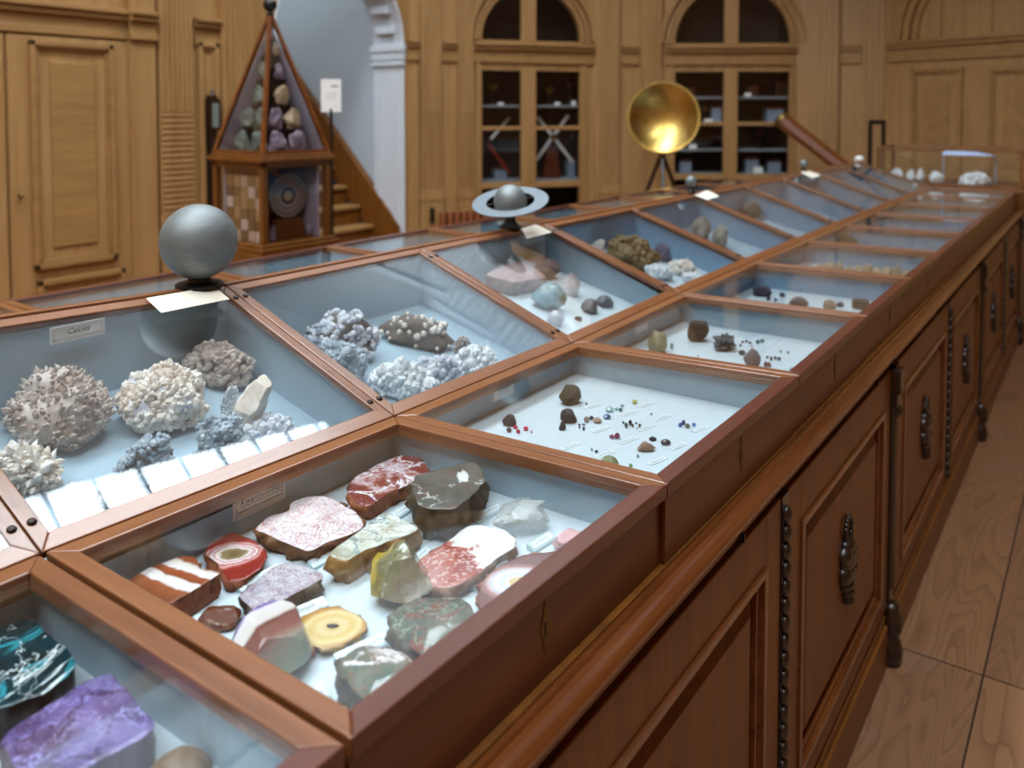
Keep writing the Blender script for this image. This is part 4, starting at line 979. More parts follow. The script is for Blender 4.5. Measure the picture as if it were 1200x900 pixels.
def slab(pts,pl,h,matside,mattop,label,cat='mineral',name='mineral_slab',seed=1,spread=1.03,jit=.02,undercut=.94,rough=.006,n=72,tilt=None,dome=0,face='polished_face',bot=None,base=0.0):
    """outline of the upper face traced on the plane h above the floor, rough sides below"""
    p0,nn=pl; W=[on_plane(x,y,p0+nn*h,nn) for x,y in pts]; c=sum(W,Vector())/len(W)
    a=(RIGHT-nn*RIGHT.dot(nn)).normalized(); bb=nn.cross(a); base_pt=c-nn*h
    L=[Vector(((w-c).dot(a),(w-c).dot(bb),0)) for w in W]
    if sum(L[i].x*L[(i+1)%len(L)].y-L[(i+1)%len(L)].x*L[i].y for i in range(len(L)))<0: L=L[::-1]
    L=resample(L,n); R0=sum(l.length for l in L)/n
    for _ in range(1): L=[L[i]*.5+(L[i-1]+L[(i+1)%n])*.25 for i in range(n)]
    L=[l*(1+jit*2*nz(l/R0,3.5,seed)) for l in L]
    hz=lambda l,f:h
    rings=[(1.0,1.0),(1.012*spread**.3,.88),(spread,.55),((spread+undercut)/2,.22),(undercut,0.0)]
    vs=[];fs=[]
    for j,(s,z) in enumerate(rings):
        for i,l in enumerate(L):
            q=rough*(2*nz(Vector((l.x,l.y,z*h)),55,seed)+nz(Vector((l.x,l.y,z*h)),140,seed+2)) if j>0 else 0
            d=l.normalized(); zz=h*z
            vs.append(Vector((l.x*s+d.x*q,l.y*s+d.y*q,zz)))
    for j in range(len(rings)-1):
        for i in range(n): fs.append((j*n+i,(j+1)*n+i,(j+1)*n+(i+1)%n,j*n+(i+1)%n))
    fs.append(tuple(len(vs)-n+i for i in range(n))[::-1])
    o=mesh_obj(name,vs,fs,matside,None,base_pt+nn*(.0004+base),frame_rot(a,bb,nn),smooth=True); tag(o,label,cat)
    tv=[];tf=[]; rs=[1,.985,.93,.7,.45,.2]
    for s in rs:
        for l in L: tv.append(Vector((l.x*s,l.y*s,h+dome*(1-s*s)+(0 if s==1 else .0008)+ (0 if s>.99 else .0006*nz(l*s,40,seed)))))
    tv.append(Vector((0,0,h+dome+.0008)))
    for j in range(len(rs)-1):
        for i in range(n): tf.append((j*n+i,j*n+(i+1)%n,(j+1)*n+(i+1)%n,(j+1)*n+i))
    for i in range(n): tf.append(((len(rs)-1)*n+i,(len(rs)-1)*n+(i+1)%n,len(tv)-1))
    mesh_obj(face,tv,tf,mattop,o,smooth=True); SPEC.append((o,pl))
    return o
def z4(pts,x0=80,y0=500,s=3): return [(x0+x/s,y0+y/s) for x,y in pts]
# ---- agate case ---------------------------------------------------------
rind=m_rock('brown_rind',[(.3,'4a3022'),(.5,'7a5238'),(.7,'9a7250')],60,6,.4,.7,.6)
rindred=m_rock('red_brown_rind',[(.3,'5a2a1a'),(.5,'8a4a30'),(.72,'a5714e')],60,6,.4,.65,.6,sd=2)
rinddark=m_rock('dark_olive_rind',[(.3,'2f2a22'),(.5,'544a3a'),(.72,'716450')],45,6,.4,.55,.7,sd=3)
rindgrey=m_rock('grey_brown_rind',[(.3,'3a3230'),(.55,'6d625a'),(.75,'8a8076')],60,6,.4,.65,.6,sd=4)
slab(z4([(475,440),(490,412),(530,387),(575,368),(610,385),(650,400),(690,435),(694,462),(668,500),(610,536),(562,547),(535,505),(512,470),(480,452)]),LOWP,.014,rindred,
  m_band('ring_agate',[(0,'6a5a3c'),(.28,'8a7650'),(.40,'e8ddd6'),(.50,'c8929a'),(.58,'f0e4e2'),(.66,'b8605c'),(.76,'d9b0ac'),(.84,'a8443c'),(1,'8c2f26')],.046,'radial',0,1,.42,.15,.7,22),
  'ring shaped red and white agate slice with a grey centre',name='agate_slice',seed=3)
twoband=m_band('two_white_bands',[(0,'7a3d24'),(.22,'8a4a2c'),(.27,'ded4cc'),(.40,'e9e4e0'),(.43,'a05434'),(.55,'8c4426'),(.58,'e0d8d2'),(.72,'ebe6e4'),(.76,'9c5836'),(1,'74402a')],.05,'lin',R(118),1,.10,.25,.5,30)
slab(z4([(203,545),(290,495),(400,455),(447,459),(463,490),(460,503),(545,510),(470,560),(345,632),(270,592)]),LOWP,.030,rindred,twoband,'brown block with two white bands at the left end of the agate case',name='banded_block',seed=4,undercut=.98)
slab(z4([(655,365),(700,318),(775,300),(782,268),(830,248),(890,244),(945,258),(965,282),(1000,292),(1043,345),(1020,370),(925,402),(845,440),(760,407),(690,377)]),LOWP,.022,rind,
  m_vein('white_red_veined',[(.3,'d9c9cc'),(.5,'ece4e6'),(.7,'f5f1f2')],30,[('b8403e',26,.011,1.0,(1.8,.55,1)),('c9605e',60,.012,.8,(1,1,1)),('8a8088',26,.005,.5,(1,1,1))],.3,.4,1),'white slab with red thread veins below the framed label',name='jasper_slab',seed=5)
slab(z4([(600,600),(640,560),(720,495),(760,481),(803,484),(880,510),(902,530),(850,560),(800,587),(690,650),(650,645)]),LOWP,.022,rindgrey,
  m_vein('lilac_speckled',[(.3,'a59aa6'),(.5,'c6c0c8'),(.7,'d6d2d4')],28,[('7a3040',110,.02,.3,(1,1,1)),('5a5a80',45,.008,.5,(1,1,1))],.35,.4,2),'grey lilac speckled wedge of stone with dark red dots',name='jasper_wedge',seed=6)
c5=lambda p:z4(p,330,500,3)
slab(c5([(232,228),(250,185),(310,147),(380,115),(425,101),(480,107),(515,140),(512,165),(445,207),(370,240),(315,278),(285,280),(250,257)]),LOWP,.024,rindred,
  m_vein('red_jasper_white',[(.30,'6c2a22'),(.47,'803c32'),(.52,'b88a86'),(.60,'cfc0c4'),(.75,'a89aa8')],22,[('f0eaec',9,.022,.8,(1,1,1)),('5c4a80',60,.008,.5,(1,1,1)),('7c241c',20,.02,.6,(1,1,1))],.22,.6,3),'red jasper slab with white veins in the far left corner of the agate case',name='jasper_slab',seed=7)
slab(c5([(455,200),(475,172),(520,160),(640,128),(680,122),(708,160),(716,190),(690,225),(650,262),(612,288),(540,292),(480,280)]),LOWP,.050,rinddark,
  m_vein('green_grey_jasper',[(.3,'474a45'),(.5,'5e615a'),(.68,'74736a'),(.8,'80605a')],14,[('a8545a',30,.005,.6,(1,1,1)),('c9c9c0',5,.006,.4,(1,1,1))],.14,.8,4),'big dark grey green boulder with a polished white-patched face',name='jasper_boulder',seed=8,rough=.009,undercut=.86,jit=.03)
bo=bpy.data.objects['jasper_boulder']; bpy.context.view_layer.update()
pq=on_z(543,559,FLZ+.0512); pv,pf=blob_pts(.011,.026,.0022,77,.22,2.2,0,3,.1)
wp=mesh_obj('white_patch',pv,pf,m_rock('white_quartz_patch',[(.3,'d8d8d6'),(.7,'f4f4f4')],40,4,.3,.2,.2),bo); wp.matrix_world=Matrix.Translation(pq)@Matrix.Rotation(TH+R(10),4,'Z'); wp['label']='white quartz patch'
quartzb=m_rock('amber_brown_quartz',[(.3,'6a4420'),(.5,'9a7038'),(.7,'c7a574')],40,6,.5,.4,.7,coat=.3,sd=5)
slab(c5([(165,455),(188,428),(270,372),(350,308),(372,302),(440,335),(470,350),(484,362),(440,385),(380,402),(330,425),(300,432),(232,472)]),LOWP,.034,quartzb,
  m_vein('milky_quartz_top',[(.3,'a8a68e'),(.5,'d5d7cb'),(.66,'f0f2ee')],30,[('8aa2a6',14,.014,.4,(1,1,1)),('9a7e50',22,.008,.4,(1,1,1))],.12,.9,5),'long milky-topped amber brown quartz block',name='quartz_block',seed=9,rough=.008,undercut=.97)
yel=m_band('yellow_olive_quartz',[(0,'bfa436'),(.25,'a8922e'),(.4,'6a6540'),(.55,'857f5c'),(.7,'7a6a50'),(1,'b5ab9c')],.05,'lin',R(15),1,.42,.16,1.2,40)
rock((418,645,507,720),LOWP,yel,'yellow olive glassy quartz lump beside the amber block','mineral','quartz_lump',.75,12,.18,1.7,9,4,.06,7,.3)
slab(c5([(480,470),(530,440),(600,392),(650,352),(700,345),(780,365),(826,392),(824,422),(760,462),(690,520),(620,560),(560,570),(525,558),(505,490)]),LOWP,.018,rind,
  m_band('moss_red_white',[(0,'b98078'),(.22,'a8503c'),(.40,'8c2c1c'),(.55,'a84028'),(.60,'dcd4d0'),(.8,'e6e3e2'),(1,'eceaea')],.062,'lin',R(-25),1,.62,.12,.9,30,fine=.45),'moss agate slab, red on one side and white on the other',name='moss_agate_slab',seed=10)
clear=m_rock('clear_quartz',[(.3,'a8aca6'),(.5,'ccd0cc'),(.7,'eceeec')],60,5,.5,.06,.8,coat=.8,spec=.9,sd=7); 
bp=clear.node_tree.nodes['Principled BSDF']; bp.inputs['Alpha'].default_value=.5
rock((574,585,645,631),LOWP,clear,'clear glassy quartz lump by the right end of the agate case','mineral','clear_quartz',.8,21,.2,2.0,14,4,.08,8,.3)
pink=m_rock('rose_quartz',[(.3,'c08a90'),(.6,'dcb0b2'),(.8,'ecd0ce')],30,5,.4,.2,.4,coat=.5,sd=8); rock((648,622,692,652),LOWP,pink,'pale pink quartz lump touching the front rail','mineral','rose_quartz',.8,22,.14,1.6,6,4,.04)
slab(c5([(690,590),(705,545),(760,492),(850,452),(960,440),(1012,462),(1005,510),(950,570),(880,625),(800,665),(720,668),(694,632)]),LOWP,.016,rindred,
  m_band('white_ring_agate',[(0,'dcd2b4'),(.22,'c9a860'),(.3,'d8d8da'),(.45,'bfc6d4'),(.60,'eef0f4'),(.66,'b4bccc'),(.74,'c8b0ae'),(.84,'9a6660'),(.95,'8c5a54'),(1,'6e4038')],.055,'radial',0,1,.08,.1,.9,18,ell=1.15),'oval agate slice with white rings, partly hidden by the front rail',name='agate_slice',seed=11)
moss=m_vein('dark_moss_agate',[(.3,'3c4238'),(.45,'555a4a'),(.6,'6a6656'),(.72,'5a5348')],16,[('7c3e30',12,.02,.6,(1,1,1)),('93a58e',30,.015,.6,(1,1,1))],.16,.7,7)
c8=lambda p:z4(p,400,600,3)
slab(c8([(163,378),(195,340),(270,304),(420,303),(452,330),(484,375),(430,428),(350,488),(290,512),(215,455),(180,418)]),LOWP,.034,rinddark,moss,'large dark olive moss agate lying against the front rail',name='moss_agate',seed=12,rough=.008,dome=.008,undercut=.88)
mossw=m_vein('green_white_moss',[(.28,'38483c'),(.45,'52604e'),(.56,'6c6a58'),(.66,'b7aca8'),(.8,'d8d0d0')],14,[('e2dada',9,.03,.6,(1,1,1)),('7a5a48',26,.02,.6,(1,1,1))],.15,.7,9)
slab(c8([(0,548),(18,500),(80,470),(180,482),(245,512),(262,545),(225,600),(160,655),(92,686),(60,650),(20,600)]),LOWP,.034,rinddark,mossw,'green and white moss agate in the front corner of the agate case',name='moss_agate',seed=13,rough=.008,dome=.006,undercut=.9)
slab(z4([(800,707),(830,665),(900,637),(950,634),(1010,660),(1051,690),(1046,720),(985,757),(930,780),(880,780),(830,757)]),LOWP,.010,m_plain('honey_rim','a87a34',.3,coat=.5),
  m_band('yellow_agate',[(0,'6a5030'),(.10,'c9a860'),(.3,'d8c08a'),(.5,'cfae62'),(.7,'dcc48c'),(.85,'b8883c'),(1,'a87832')],.046,'radial',0,1,.16,.12,.8,24),'honey yellow agate slice with a small dark centre',name='agate_slice',seed=14)
mb=MB(); p=on_z(383,732.5,FLZ+.0112)
mesh_obj('dark_cavity',*(lambda q:(q[0],q[1]))(blob_pts(.008,.004,.002,5,.2,2,0,2)),M['ink'],bpy.data.objects['agate_slice.002'],loc=None).location=(0.0,0.0,.0112)
amb=m_band('amethyst_bands',[(0,'5a3f8a'),(.13,'7d66b0'),(.17,'e0dadc'),(.34,'d8d0c8'),(.38,'6a3228'),(.56,'7a4034'),(.62,'8a6a58'),(.76,'7e8672'),(1,'99a08a')],.058,'lin',R(28),1,.06,.2,.6,16,off=-.12)
rock((248,708,354,818),LOWP,amb,'banded stone with purple, white and brown layers at the left rail of the agate case','mineral','banded_amethyst',.62,31,.06,1.2,10,4,.02,7,.34)
brn=m_rock('brown_cream_stone',[(.3,'4a2418'),(.55,'6c3a26'),(.7,'d8c8a8')],14,4,.4,.25,.3,coat=.5,sd=9)
rock((224,714,276,742),LOWP,brn,'small brown and cream stone behind the purple banded stone','mineral','agate_lump',.7,32,.1,1.5,6,3)
redn=m_rock('red_nodule',[(.3,'7a2a24'),(.6,'a04a40')],30,4,.4,.3,.3,sd=10); rock((356,758,369,774),LOWP,redn,'little red stone peeping out right of the purple banded stone','mineral','red_stone',.8,33,.1,1.5,4,3)
# glass label holders
M['plate']=m_plain('pale_glass_plate','c3dbe0',.12,coat=.6); M['strip']=m_plain('label_strip','dfe8ea',.5)
def holder(p0,p1,wid,label,text=None):
    a=on_z(*p0,FLZ+.006); b=on_z(*p1,FLZ+.006); a.z=b.z=0; d=(b-a).normalized(); n=Vector((-d.y,d.x,0)); c=(a+b)/2; L=(b-a).length/2; o=Vector((c.x,c.y,FLZ+.0003))
    mb=MB(); mb.hexa([o-d*L-n*wid,o+d*L-n*wid,o+d*L+n*wid,o-d*L+n*wid]+[o-d*L-n*wid*.9+UPW*.004,o+d*L-n*wid*.9+UPW*.004,o+d*L+n*wid*.9+UPW*.009,o-d*L+n*wid*.9+UPW*.009])
    r=mb.build('label_holder',M['plate'],None,o,bevel=.0008); tag(r,label,'label','glass label holders in the agate case')
    up=(n*wid*1.8+UPW*.005).normalized(); nn=d.cross(up).normalized()
    c2=o+UPW*.0068; mb=MB(); mb.obox(c2,d*L*.88,up*wid*.62,nn*.0003); mb.build('label_strip',M['strip'],r,o)
    M3=Matrix((d,up,nn)).transposed().to_4x4()
    if text: text_mesh(text,wid*1.1,M['inkgrey'],'handwriting',r,o,Matrix.Translation(c2+nn*.0005-up*wid*.3)@M3)
    else:
        mb=MB(); q=random.Random(int(p0[0]*7)); x=-.75
        while x<.75:
            w_=q.uniform(.03,.07); hh=q.uniform(.10,.30); mb.obox(c2+nn*.0005+d*L*(x+w_)*.85,d*L*w_*.35,up*wid*hh*.6,nn*.0001); x+=2*w_+.02
        mb.build('handwriting',M['inkgrey'],r,o)
    return r
holder((318,730),(382,704),.009,'glass label holder in front of the lilac speckled wedge','Bandjaspis')
holder((280,690),(330,664),.008,'glass label holder between the ring agate and the lilac wedge')
holder((364,662),(398,644),.008,'glass label holder between the veined slab and the amber quartz block')
holder((460,606),(482,592),.008,'glass label holder half under the big dark boulder')
holder((555,688),(598,660),.008,'glass label holder between the moss agate slab and the oval agate')
holder((622,642),(648,626),.009,'glass label holder between the clear quartz and the pink quartz')
holder((395,774),(458,744),.010,'glass label holder above the green and white moss agate')
holder((484,660),(503,642),.008,'glass label holder at the tip of the moss agate slab')
holder((364,818),(384,808),.011,'glass label holder in the front left corner of the agate case')
holder((556,608),(588,592),.008,'glass label holder behind the moss agate slab')
holder((228,728),(246,720),.007,'glass label holder behind the little brown and cream stone')
# ---- purple slab case
l5=lambda p:z4(p,0,720,5)
teal=m_vein('teal_serpentine',[(.3,'05181c'),(.5,'0c2f36'),(.70,'10424c'),(.85,'1f6872')],20,[('2f8a96',9,.02,1.0,(1.6,.6,1)),('dfe8e8',7,.008,1.0,(1.8,.6,1)),('f2f6f6',12,.005,.8,(1,1,1))],.12,.9,11)
blackside=m_rock('black_stone_side',[(.3,'0c0c0c'),(.6,'1e1a16'),(.8,'5c4226')],14,4,.4,.35,.4,sd=12)
tsl=slab(l5([(-230,190),(-120,110),(0,70),(100,42),(200,36),(240,80),(310,150),(392,200),(437,262),(430,330),(380,382),(275,462),(140,502),(40,550),(-150,560),(-260,420)]),LOWP,.038,blackside,teal,'dark teal serpentine slab with white streaks at the left edge',name='serpentine_slab',seed=15,undercut=1.0,spread=1.0,rough=.002)
q0=on_z(29,832,FLZ+.02);q1=on_z(55,816,FLZ+.02); d=(q1-q0).normalized(); nn=Vector((d.y,-d.x,0)); cc=(q0+q1)/2+nn*.006
def child_abs(mb,name,mat,par):
    o=mb.build(name,mat,None,(0,0,0)); o.parent=par; bpy.context.view_layer.update(); o.matrix_parent_inverse=par.matrix_world.inverted(); return o
mb=MB(); mb.obox(cc,d*((q1-q0).length/2),UPW*.009,nn*.0006); child_abs(mb,'number_ticket',M['oldpaper'],tsl)
purp=m_vein('purple_fluorite',[(.25,'3a2c58'),(.42,'574678'),(.55,'6c5c94'),(.72,'8a80b0')],15,[('8c84c0',16,.014,.4,(1,1,1)),('42305a',9,.016,.4,(1,1,1)),('b2acd0',30,.004,.4,(1,1,1))],.10,.9,13)
purpside=m_rock('purple_brown_side',[(.3,'2c1f30'),(.6,'4f3d58'),(.8,'6a4a3a')],20,5,.4,.3,.4,sd=14)
slab(l5([(12,740),(40,690),(130,628),(280,540),(430,442),(560,372),(622,345),(662,360),(780,485),(905,625),(915,665),(780,760),(600,850),(480,925),(300,1000),(150,960),(60,860)]),LOWP,.040,purpside,purp,'polished purple fluorite slab in the bottom left case',name='fluorite_slab',seed=16,undercut=.99,spread=1.0,rough=.003,dome=.004)
rock((165,884,238,930),LOWP,m_rock('brown_round',[(.3,'4a3420'),(.6,'7c5c34'),(.8,'a08050')],18,4,.4,.4,.4,sd=15),'round brown stone at the bottom edge beside the purple slab','mineral','brown_stone',.9,41,.06,1.4,0,4)
# ---- gem case
dk=m_rock('dark_green_black',[(.3,'12150f'),(.5,'20261c'),(.7,'3a4030'),(.82,'a89a90')],40,6,.5,.5,.7,sd=16)
gr=m_rock('dark_grey_pebble',[(.3,'1e2128'),(.6,'31353d'),(.8,'4a4e55')],30,5,.4,.55,.35,spec=.2,sd=17)
rock((655,450,686,476.5),LOWP,dk,'dark green black rock at the back of the gem case','mineral','dark_rock',.8,51,.16,2,12,4,.1,9,.35)
rock((588.5,486,607,500.5),LOWP,gr,'dark grey pebble beside the red gems','mineral','pebble',.8,52,.12,1.5,6,3)
rock((657,480,677.5,497.5),LOWP,gr,'round dark pebble in the middle of the gem case','mineral','pebble',.9,53,.06,1.4,4,3)
rock((654.5,494.5,663.5,505),LOWP,gr,'smaller dark pebble in front of the round dark one','mineral','pebble',.9,54,.08,1.4,5,3)
rock((703,535,727,556),LOWP,m_rock('green_yellow_ball',[(.3,'5c6444'),(.6,'8a9068'),(.8,'b0ac80')],40,5,.4,.5,.4,sd=18),'greenish yellow ball half behind the near rail of the gem case','mineral','green_ball',.95,55,.04,1.4,0,4,.02)
rock((746,517,769.5,530.5),LOWP,m_rock('tan_pink_stone',[(.3,'7a5a4c'),(.6,'a88672'),(.8,'c9ab98')],30,5,.4,.6,.5,sd=19),'tan pink stone block in the gem case','mineral','tan_stone',.6,56,.08,1.3,9,3)
rock((761,512,770,517.5),LOWP,gr,'small flat grey pebble behind the tan stone','mineral','pebble',.8,57,.03,1.2,0,3)
rock((775,515,787,522.5),LOWP,m_plain('dark_plum_stone','3a2f3a',.25,coat=.5),'flat oval plum-black stone right of the tan stone','mineral','oval_stone',.8,58,.01,1.2,0,3)
GM={}
def gemmat(c,rough=.08):
    if c not in GM: GM[c]=m_plain('gem_'+c,c,rough,coat=.8)
    return GM[c]
def gem(b,c,label,pl=LOWP,k=.9,sides=8,name='cut_gem',cat='gem',group='tiny cut gems in the gem case'):
    P,a,bb,n,rx,ry,h=fit(b,pl,k); t0=rk.uniform(0,1); vs=[];fs=[]
    for (s,z) in ((.35,0),(.7,.12),(1,.45),(.95,.62),(.58,1)):
        for j in range(sides):
            t=t0+2*math.pi*j/sides; vs.append(Vector((rx*s*math.cos(t),ry*s*math.sin(t),max(h,.6*rx)*z)))
    for j in range(4):
        for q in range(sides): fs.append((j*sides+q,j*sides+(q+1)%sides,(j+1)*sides+(q+1)%sides,(j+1)*sides+q))
    fs+=[tuple(range(sides))[::-1],tuple(range(4*sides,5*sides))]
    o=mesh_obj(name,vs,fs,gemmat(c),None,P+n*.0003,frame_rot(a,bb,n),smooth=False); return tag(o,label,cat,group)
for b,c,l in [((601,499,607,503.5),'c01448','crimson gem touching the grey pebble, hindmost of the red ones'),((613,500.3,619.5,505.5),'cc1450','crimson gem farthest right of the red ones'),((604.5,503.8,610,508.8),'b81848','crimson gem nearest to the near rail among the red ones'),
 ((593,501.8,600,507.2),'5a3a40','dark reddish gem left of the crimson gems'),((621,504.8,624.5,508),'e8aab8','pale pink gem right of the crimson gems'),
 ((684,489,691,496),'a08c7c','beige gem farthest left of the beige three'),((690,488,696.5,493),'3a4458','blue grey gem between the two beige gems'),((694.5,490,706,497),'b09a88','large beige gem next to the royal blue gem'),
 ((707,486,716.5,492),'1a5a9a','royal blue oval gem in the gem case'),((709.5,477,720,484),'a8d0d0','pale aqua gem, largest of the aqua row'),((720,478,725,481.5),'7cc4be','middle turquoise gem of the aqua row'),((725,478.3,730,483),'2a7a70','dark teal gem at the right end of the aqua row'),
 ((741,469,747.5,474),'c4bc62','yellow gem at the far side of the gem case'),
 ((677,497,681,499.5),'1a3a66','navy gem farthest left of the four in front of the beige gems'),((682,496.8,686,499),'1a4470','navy gem at the back of the four in front of the beige gems'),((678,500,680.5,502.8),'16305c','navy gem in the middle of the four in front of the beige gems'),((682.5,500.3,686,505.5),'24366a','navy gem nearest to the viewer of the four'),
 ((729,494,732.3,497.2),'6c6c74','grey gem at the left end of the black group'),((732,496,736.3,502.3),'24262c','black gem at the left front of the black group'),((736.6,493,741.2,499.3),'20242c','tall black gem at the back of the black group'),((740,497,743.4,501.3),'3a4038','greenish black gem in the middle of the black group'),((744,495,747.3,497.4),'50565a','grey black gem at the back right of the black group'),((748,497,751.6,501.4),'22262a','black gem at the right end of the black group'),((746,501,748.4,503.2),'9a8c74','tiny tan gem in front of the black group'),
 ((714,510,720.5,515),'8a3a5c','left garnet of the plum red pair'),((720,508.2,727.4,515.2),'7c2c50','right garnet of the plum red pair'),
 ((795,496,800.2,501.2),'3c4ca8','blue gem farthest left of the right-hand group'),((798.8,493,804,499.2),'2a3c90','tall blue gem at the back of the right-hand group'),((803,497,809.4,502.4),'5c6460','grey gem in the right-hand blue group'),((811,496,816.2,500.3),'5a80cc','sky blue gem farthest right in the gem case'),
 ((692,525,695,529),'b0b8b4','clear tiny gem left of the small black one'),((697,528,701.3,531.2),'1e2420','lone black gem near the near rail'),
 ((737,544,742,550),'8aa86a','small light green crystal at the near rail'),((762,484,765.3,487),'a4aab0','single clear grey gem in the far right of the case'),((746,533,749.5,537),'a8b0ac','single clear gem in front of the tan stone'),((727,474,732,477.4),'aab4b8','single clear gem behind the aqua row'),((686,472,688.6,475),'24242c','tiny black gem right of the dark green rock')]:
    gem(b,c,l)
def slip(x,y,label,w=.024,pl=LOWP,case='small name slips in the gem case'):
    c=on_plane(x,y,*pl); d=Vector((.25,1,0)).normalized(); n=Vector((-d.y,d.x,0)); o=c+UPW*.0004; mb=MB(); mb.obox(o+UPW*.0004,d*w,n*.0065,UPW*.0004); r=mb.build('name_slip',M['strip'],None,o); tag(r,label,'label',case)
    mb=MB(); q=random.Random(int(x)); t=-.8
    while t<.8:
        k=q.uniform(.04,.09); mb.obox(o+UPW*.0009+d*w*(t+k)*.9,d*w*k*.75,n*.0012,UPW*.0001); t+=2*k+.03
    mb.build('handwriting',M['inkgrey'],r,o)
for x,y,l in [(757,474.5,'name slip right of the yellow gem'),(737,484.5,'name slip right of the aqua row'),(777,489.5,'name slip behind the right-hand blue gems'),(704,503.5,'name slip below the royal blue gem'),(757,501.5,'name slip right of the black group'),(736,516.5,'name slip right of the garnets'),(821,503,'name slip at the far right of the gem case'),(795,523,'name slip right of the plum-black oval'),(770,540.5,'name slip in the front right of the gem case'),(709,532.5,'name slip behind the greenish yellow ball'),(668,523,'name slip at the left near rail of the gem case'),(695,476.5,'name slip left of the aqua row')]: slip(x,y,l)
# ---- dark block case
r,_=rock((806.5,377.5,832,401.5),LOWP,m_rock('black_brown_block',[(.3,'14161a'),(.6,'202329'),(.8,'34373b')],30,5,.3,.7,.5,spec=.15,sd=20),'dark squarish block in the third flat case','mineral','dark_block',.7,61,.04,1,5,3,.02,7,.45,shape=lambda p:Vector((max(-.72,min(.72,p.x))*(1-.12*p.z),max(-.7,min(.7,p.y)),max(-.7,min(.7,p.z+.1*p.x)))))
cluster((836.5,389,866,413),LOWP,dk,m_rock('silver_dark',[(.3,'24262a'),(.55,'5a6068'),(.75,'c0c6cc')],50,4,.4,.25,.4,sd=21),'silvery black crystal cluster right of the dark block','spike',90,.34,seed=62,lenf=1.1)
rock((871,409,893,432),LOWP,m_rock('pink_brown_rock',[(.3,'5c4a48'),(.6,'7c6864'),(.8,'9a827c')],30,5,.4,.6,.5,sd=22),'pinkish brown rock standing at the near rail of the third flat case','mineral','brown_rock',.7,63,.10,1.4,8,3,low=.4)
rock((866,410.5,875,417),LOWP,gr,'small grey lump leaning left on the pinkish brown rock','mineral','pebble',.8,64,.1,1.4,4,3)
rock((760,387.5,784,416),LOWP,m_rock('ochre_cone',[(.3,'6c6a54'),(.6,'96906c'),(.8,'c0bca0')],30,5,.4,.6,.5,sd=23),'ochre grey cone standing in the left of the third flat case','mineral','ochre_cone',.7,65,.08,1.3,5,4,low=.4)
for b,c,l in [((886,398.5,891.5,403.5),'1a7a78','left teal gem of the pair at the back of the third flat case'),((891,397.5,896.5,402),'238a80','right teal gem of the pair at the back of the third flat case'),((869,399.5,872.5,402.5),'2c3440','dark bead at the left of the beaded arc'),((873.5,398.5,877,401.6),'242a34','dark bead in the middle of the beaded arc'),((877.5,400.5,881,404),'3a2430','dark bead at the right of the beaded arc'),((866.5,403.5,870,406.6),'38424c','grey bead beside the silvery cluster'),
 ((880,404.5,883,408),'d89aa6','pink gem above the pinkish brown rock'),((898,417,901.5,421),'4a5058','grey gem at the left end of the dark row'),((902.5,418,906,423.4),'3a404a','dark gem second in the dark row'),((907,417.5,910.5,422),'343a48','dark gem third in the dark row'),((911,418.5,916,423),'444c58','dark gem at the right end of the dark row'),((895.5,424,900,431),'6a3430','left red brown gem near the rail'),((899.5,425,904.5,431),'7c4038','right red brown gem near the rail'),
 ((785.5,402.5,790,409.5),'8a98a4','grey gem between the ochre cone and the dark block'),((816,415.3,820,419.3),'f0f0f0','white gem at the near rail of the third flat case'),((914,410.5,917,413.8),'9aa0a4','clear gem at the far right, left one'),((922,411.8,926,415),'a8aaa8','clear gem at the far right, right one'),((939,423.8,945.5,429),'c0bc94','pale yellow gem in the front right corner of the third flat case'),((925.5,431,932,436.5),'9aa8b4','grey blue gem by the front rail of the third flat case')]:
    gem(b,c,l,group='tiny gems in the third flat case')
# ---- fourth flat case
cluster((882,334.5,908,348.5),LOWP,gr,m_rock('purple_crystal',[(.3,'2a2030'),(.6,'54405c'),(.8,'86708c')],50,4,.4,.3,.4,sd=24),'dark purple crystal cluster in the fourth flat case','spike',70,.36,seed=71,lenf=1.1)
for b,l in [((898.5,347.5,903.5,352.5),'dark chip in front of the purple cluster, left one'),((907,349.5,911.5,353.5),'dark chip in front of the purple cluster, right one'),((914,342.5,920.5,348.5),'grey chip right of the purple cluster')]: rock(b,LOWP,gr,l,'mineral','stone_chip',.8,int(b[0]),.12,1.5,5,2,group='chips in the fourth flat case')
rock((928,347.5,950,361),LOWP,m_rock('brown_cap',[(.3,'2a2020'),(.55,'443430'),(.66,'c09a84'),(.8,'d0ac98')],16,3,.3,.5,.4,sd=25),'dark brown capped stone with a pinkish foot','mineral','capped_stone',.8,72,.1,1.5,4,3)
rock((966,351.5,982.5,362.5),LOWP,m_rock('tan_lump',[(.3,'6a5848'),(.6,'9c8468'),(.8,'bca488')],30,4,.3,.6,.4,sd=26),'tan lump left of the dark cylinder','mineral','tan_lump',.8,73,.14,1.5,6,3)
rock((980.5,353.5,990.5,360),LOWP,gr,'dark lump touching the tan lump','mineral','pebble',.8,74,.1,1.5,4,3)
P_,a,bb,n,rx,ry,h=fit((1001,351.5,1020,362.5),LOWP,.6); mb=MB(); mb.lathe((0,0,0),[(rx*.97,0),(rx,.003),(rx,h*.9),(rx*.96,h)],20)
o=mb.build('stone_cylinder',m_rock('dark_cylinder',[(.3,'2e2820'),(.6,'4c4234'),(.8,'62543e')],30,4,.3,.5,.3,sd=27),None,(0,0,0),smooth=True,ang=40); o.location=P_+n*.0004; tag(o,'short dark brown stone cylinder in the fourth flat case','mineral')
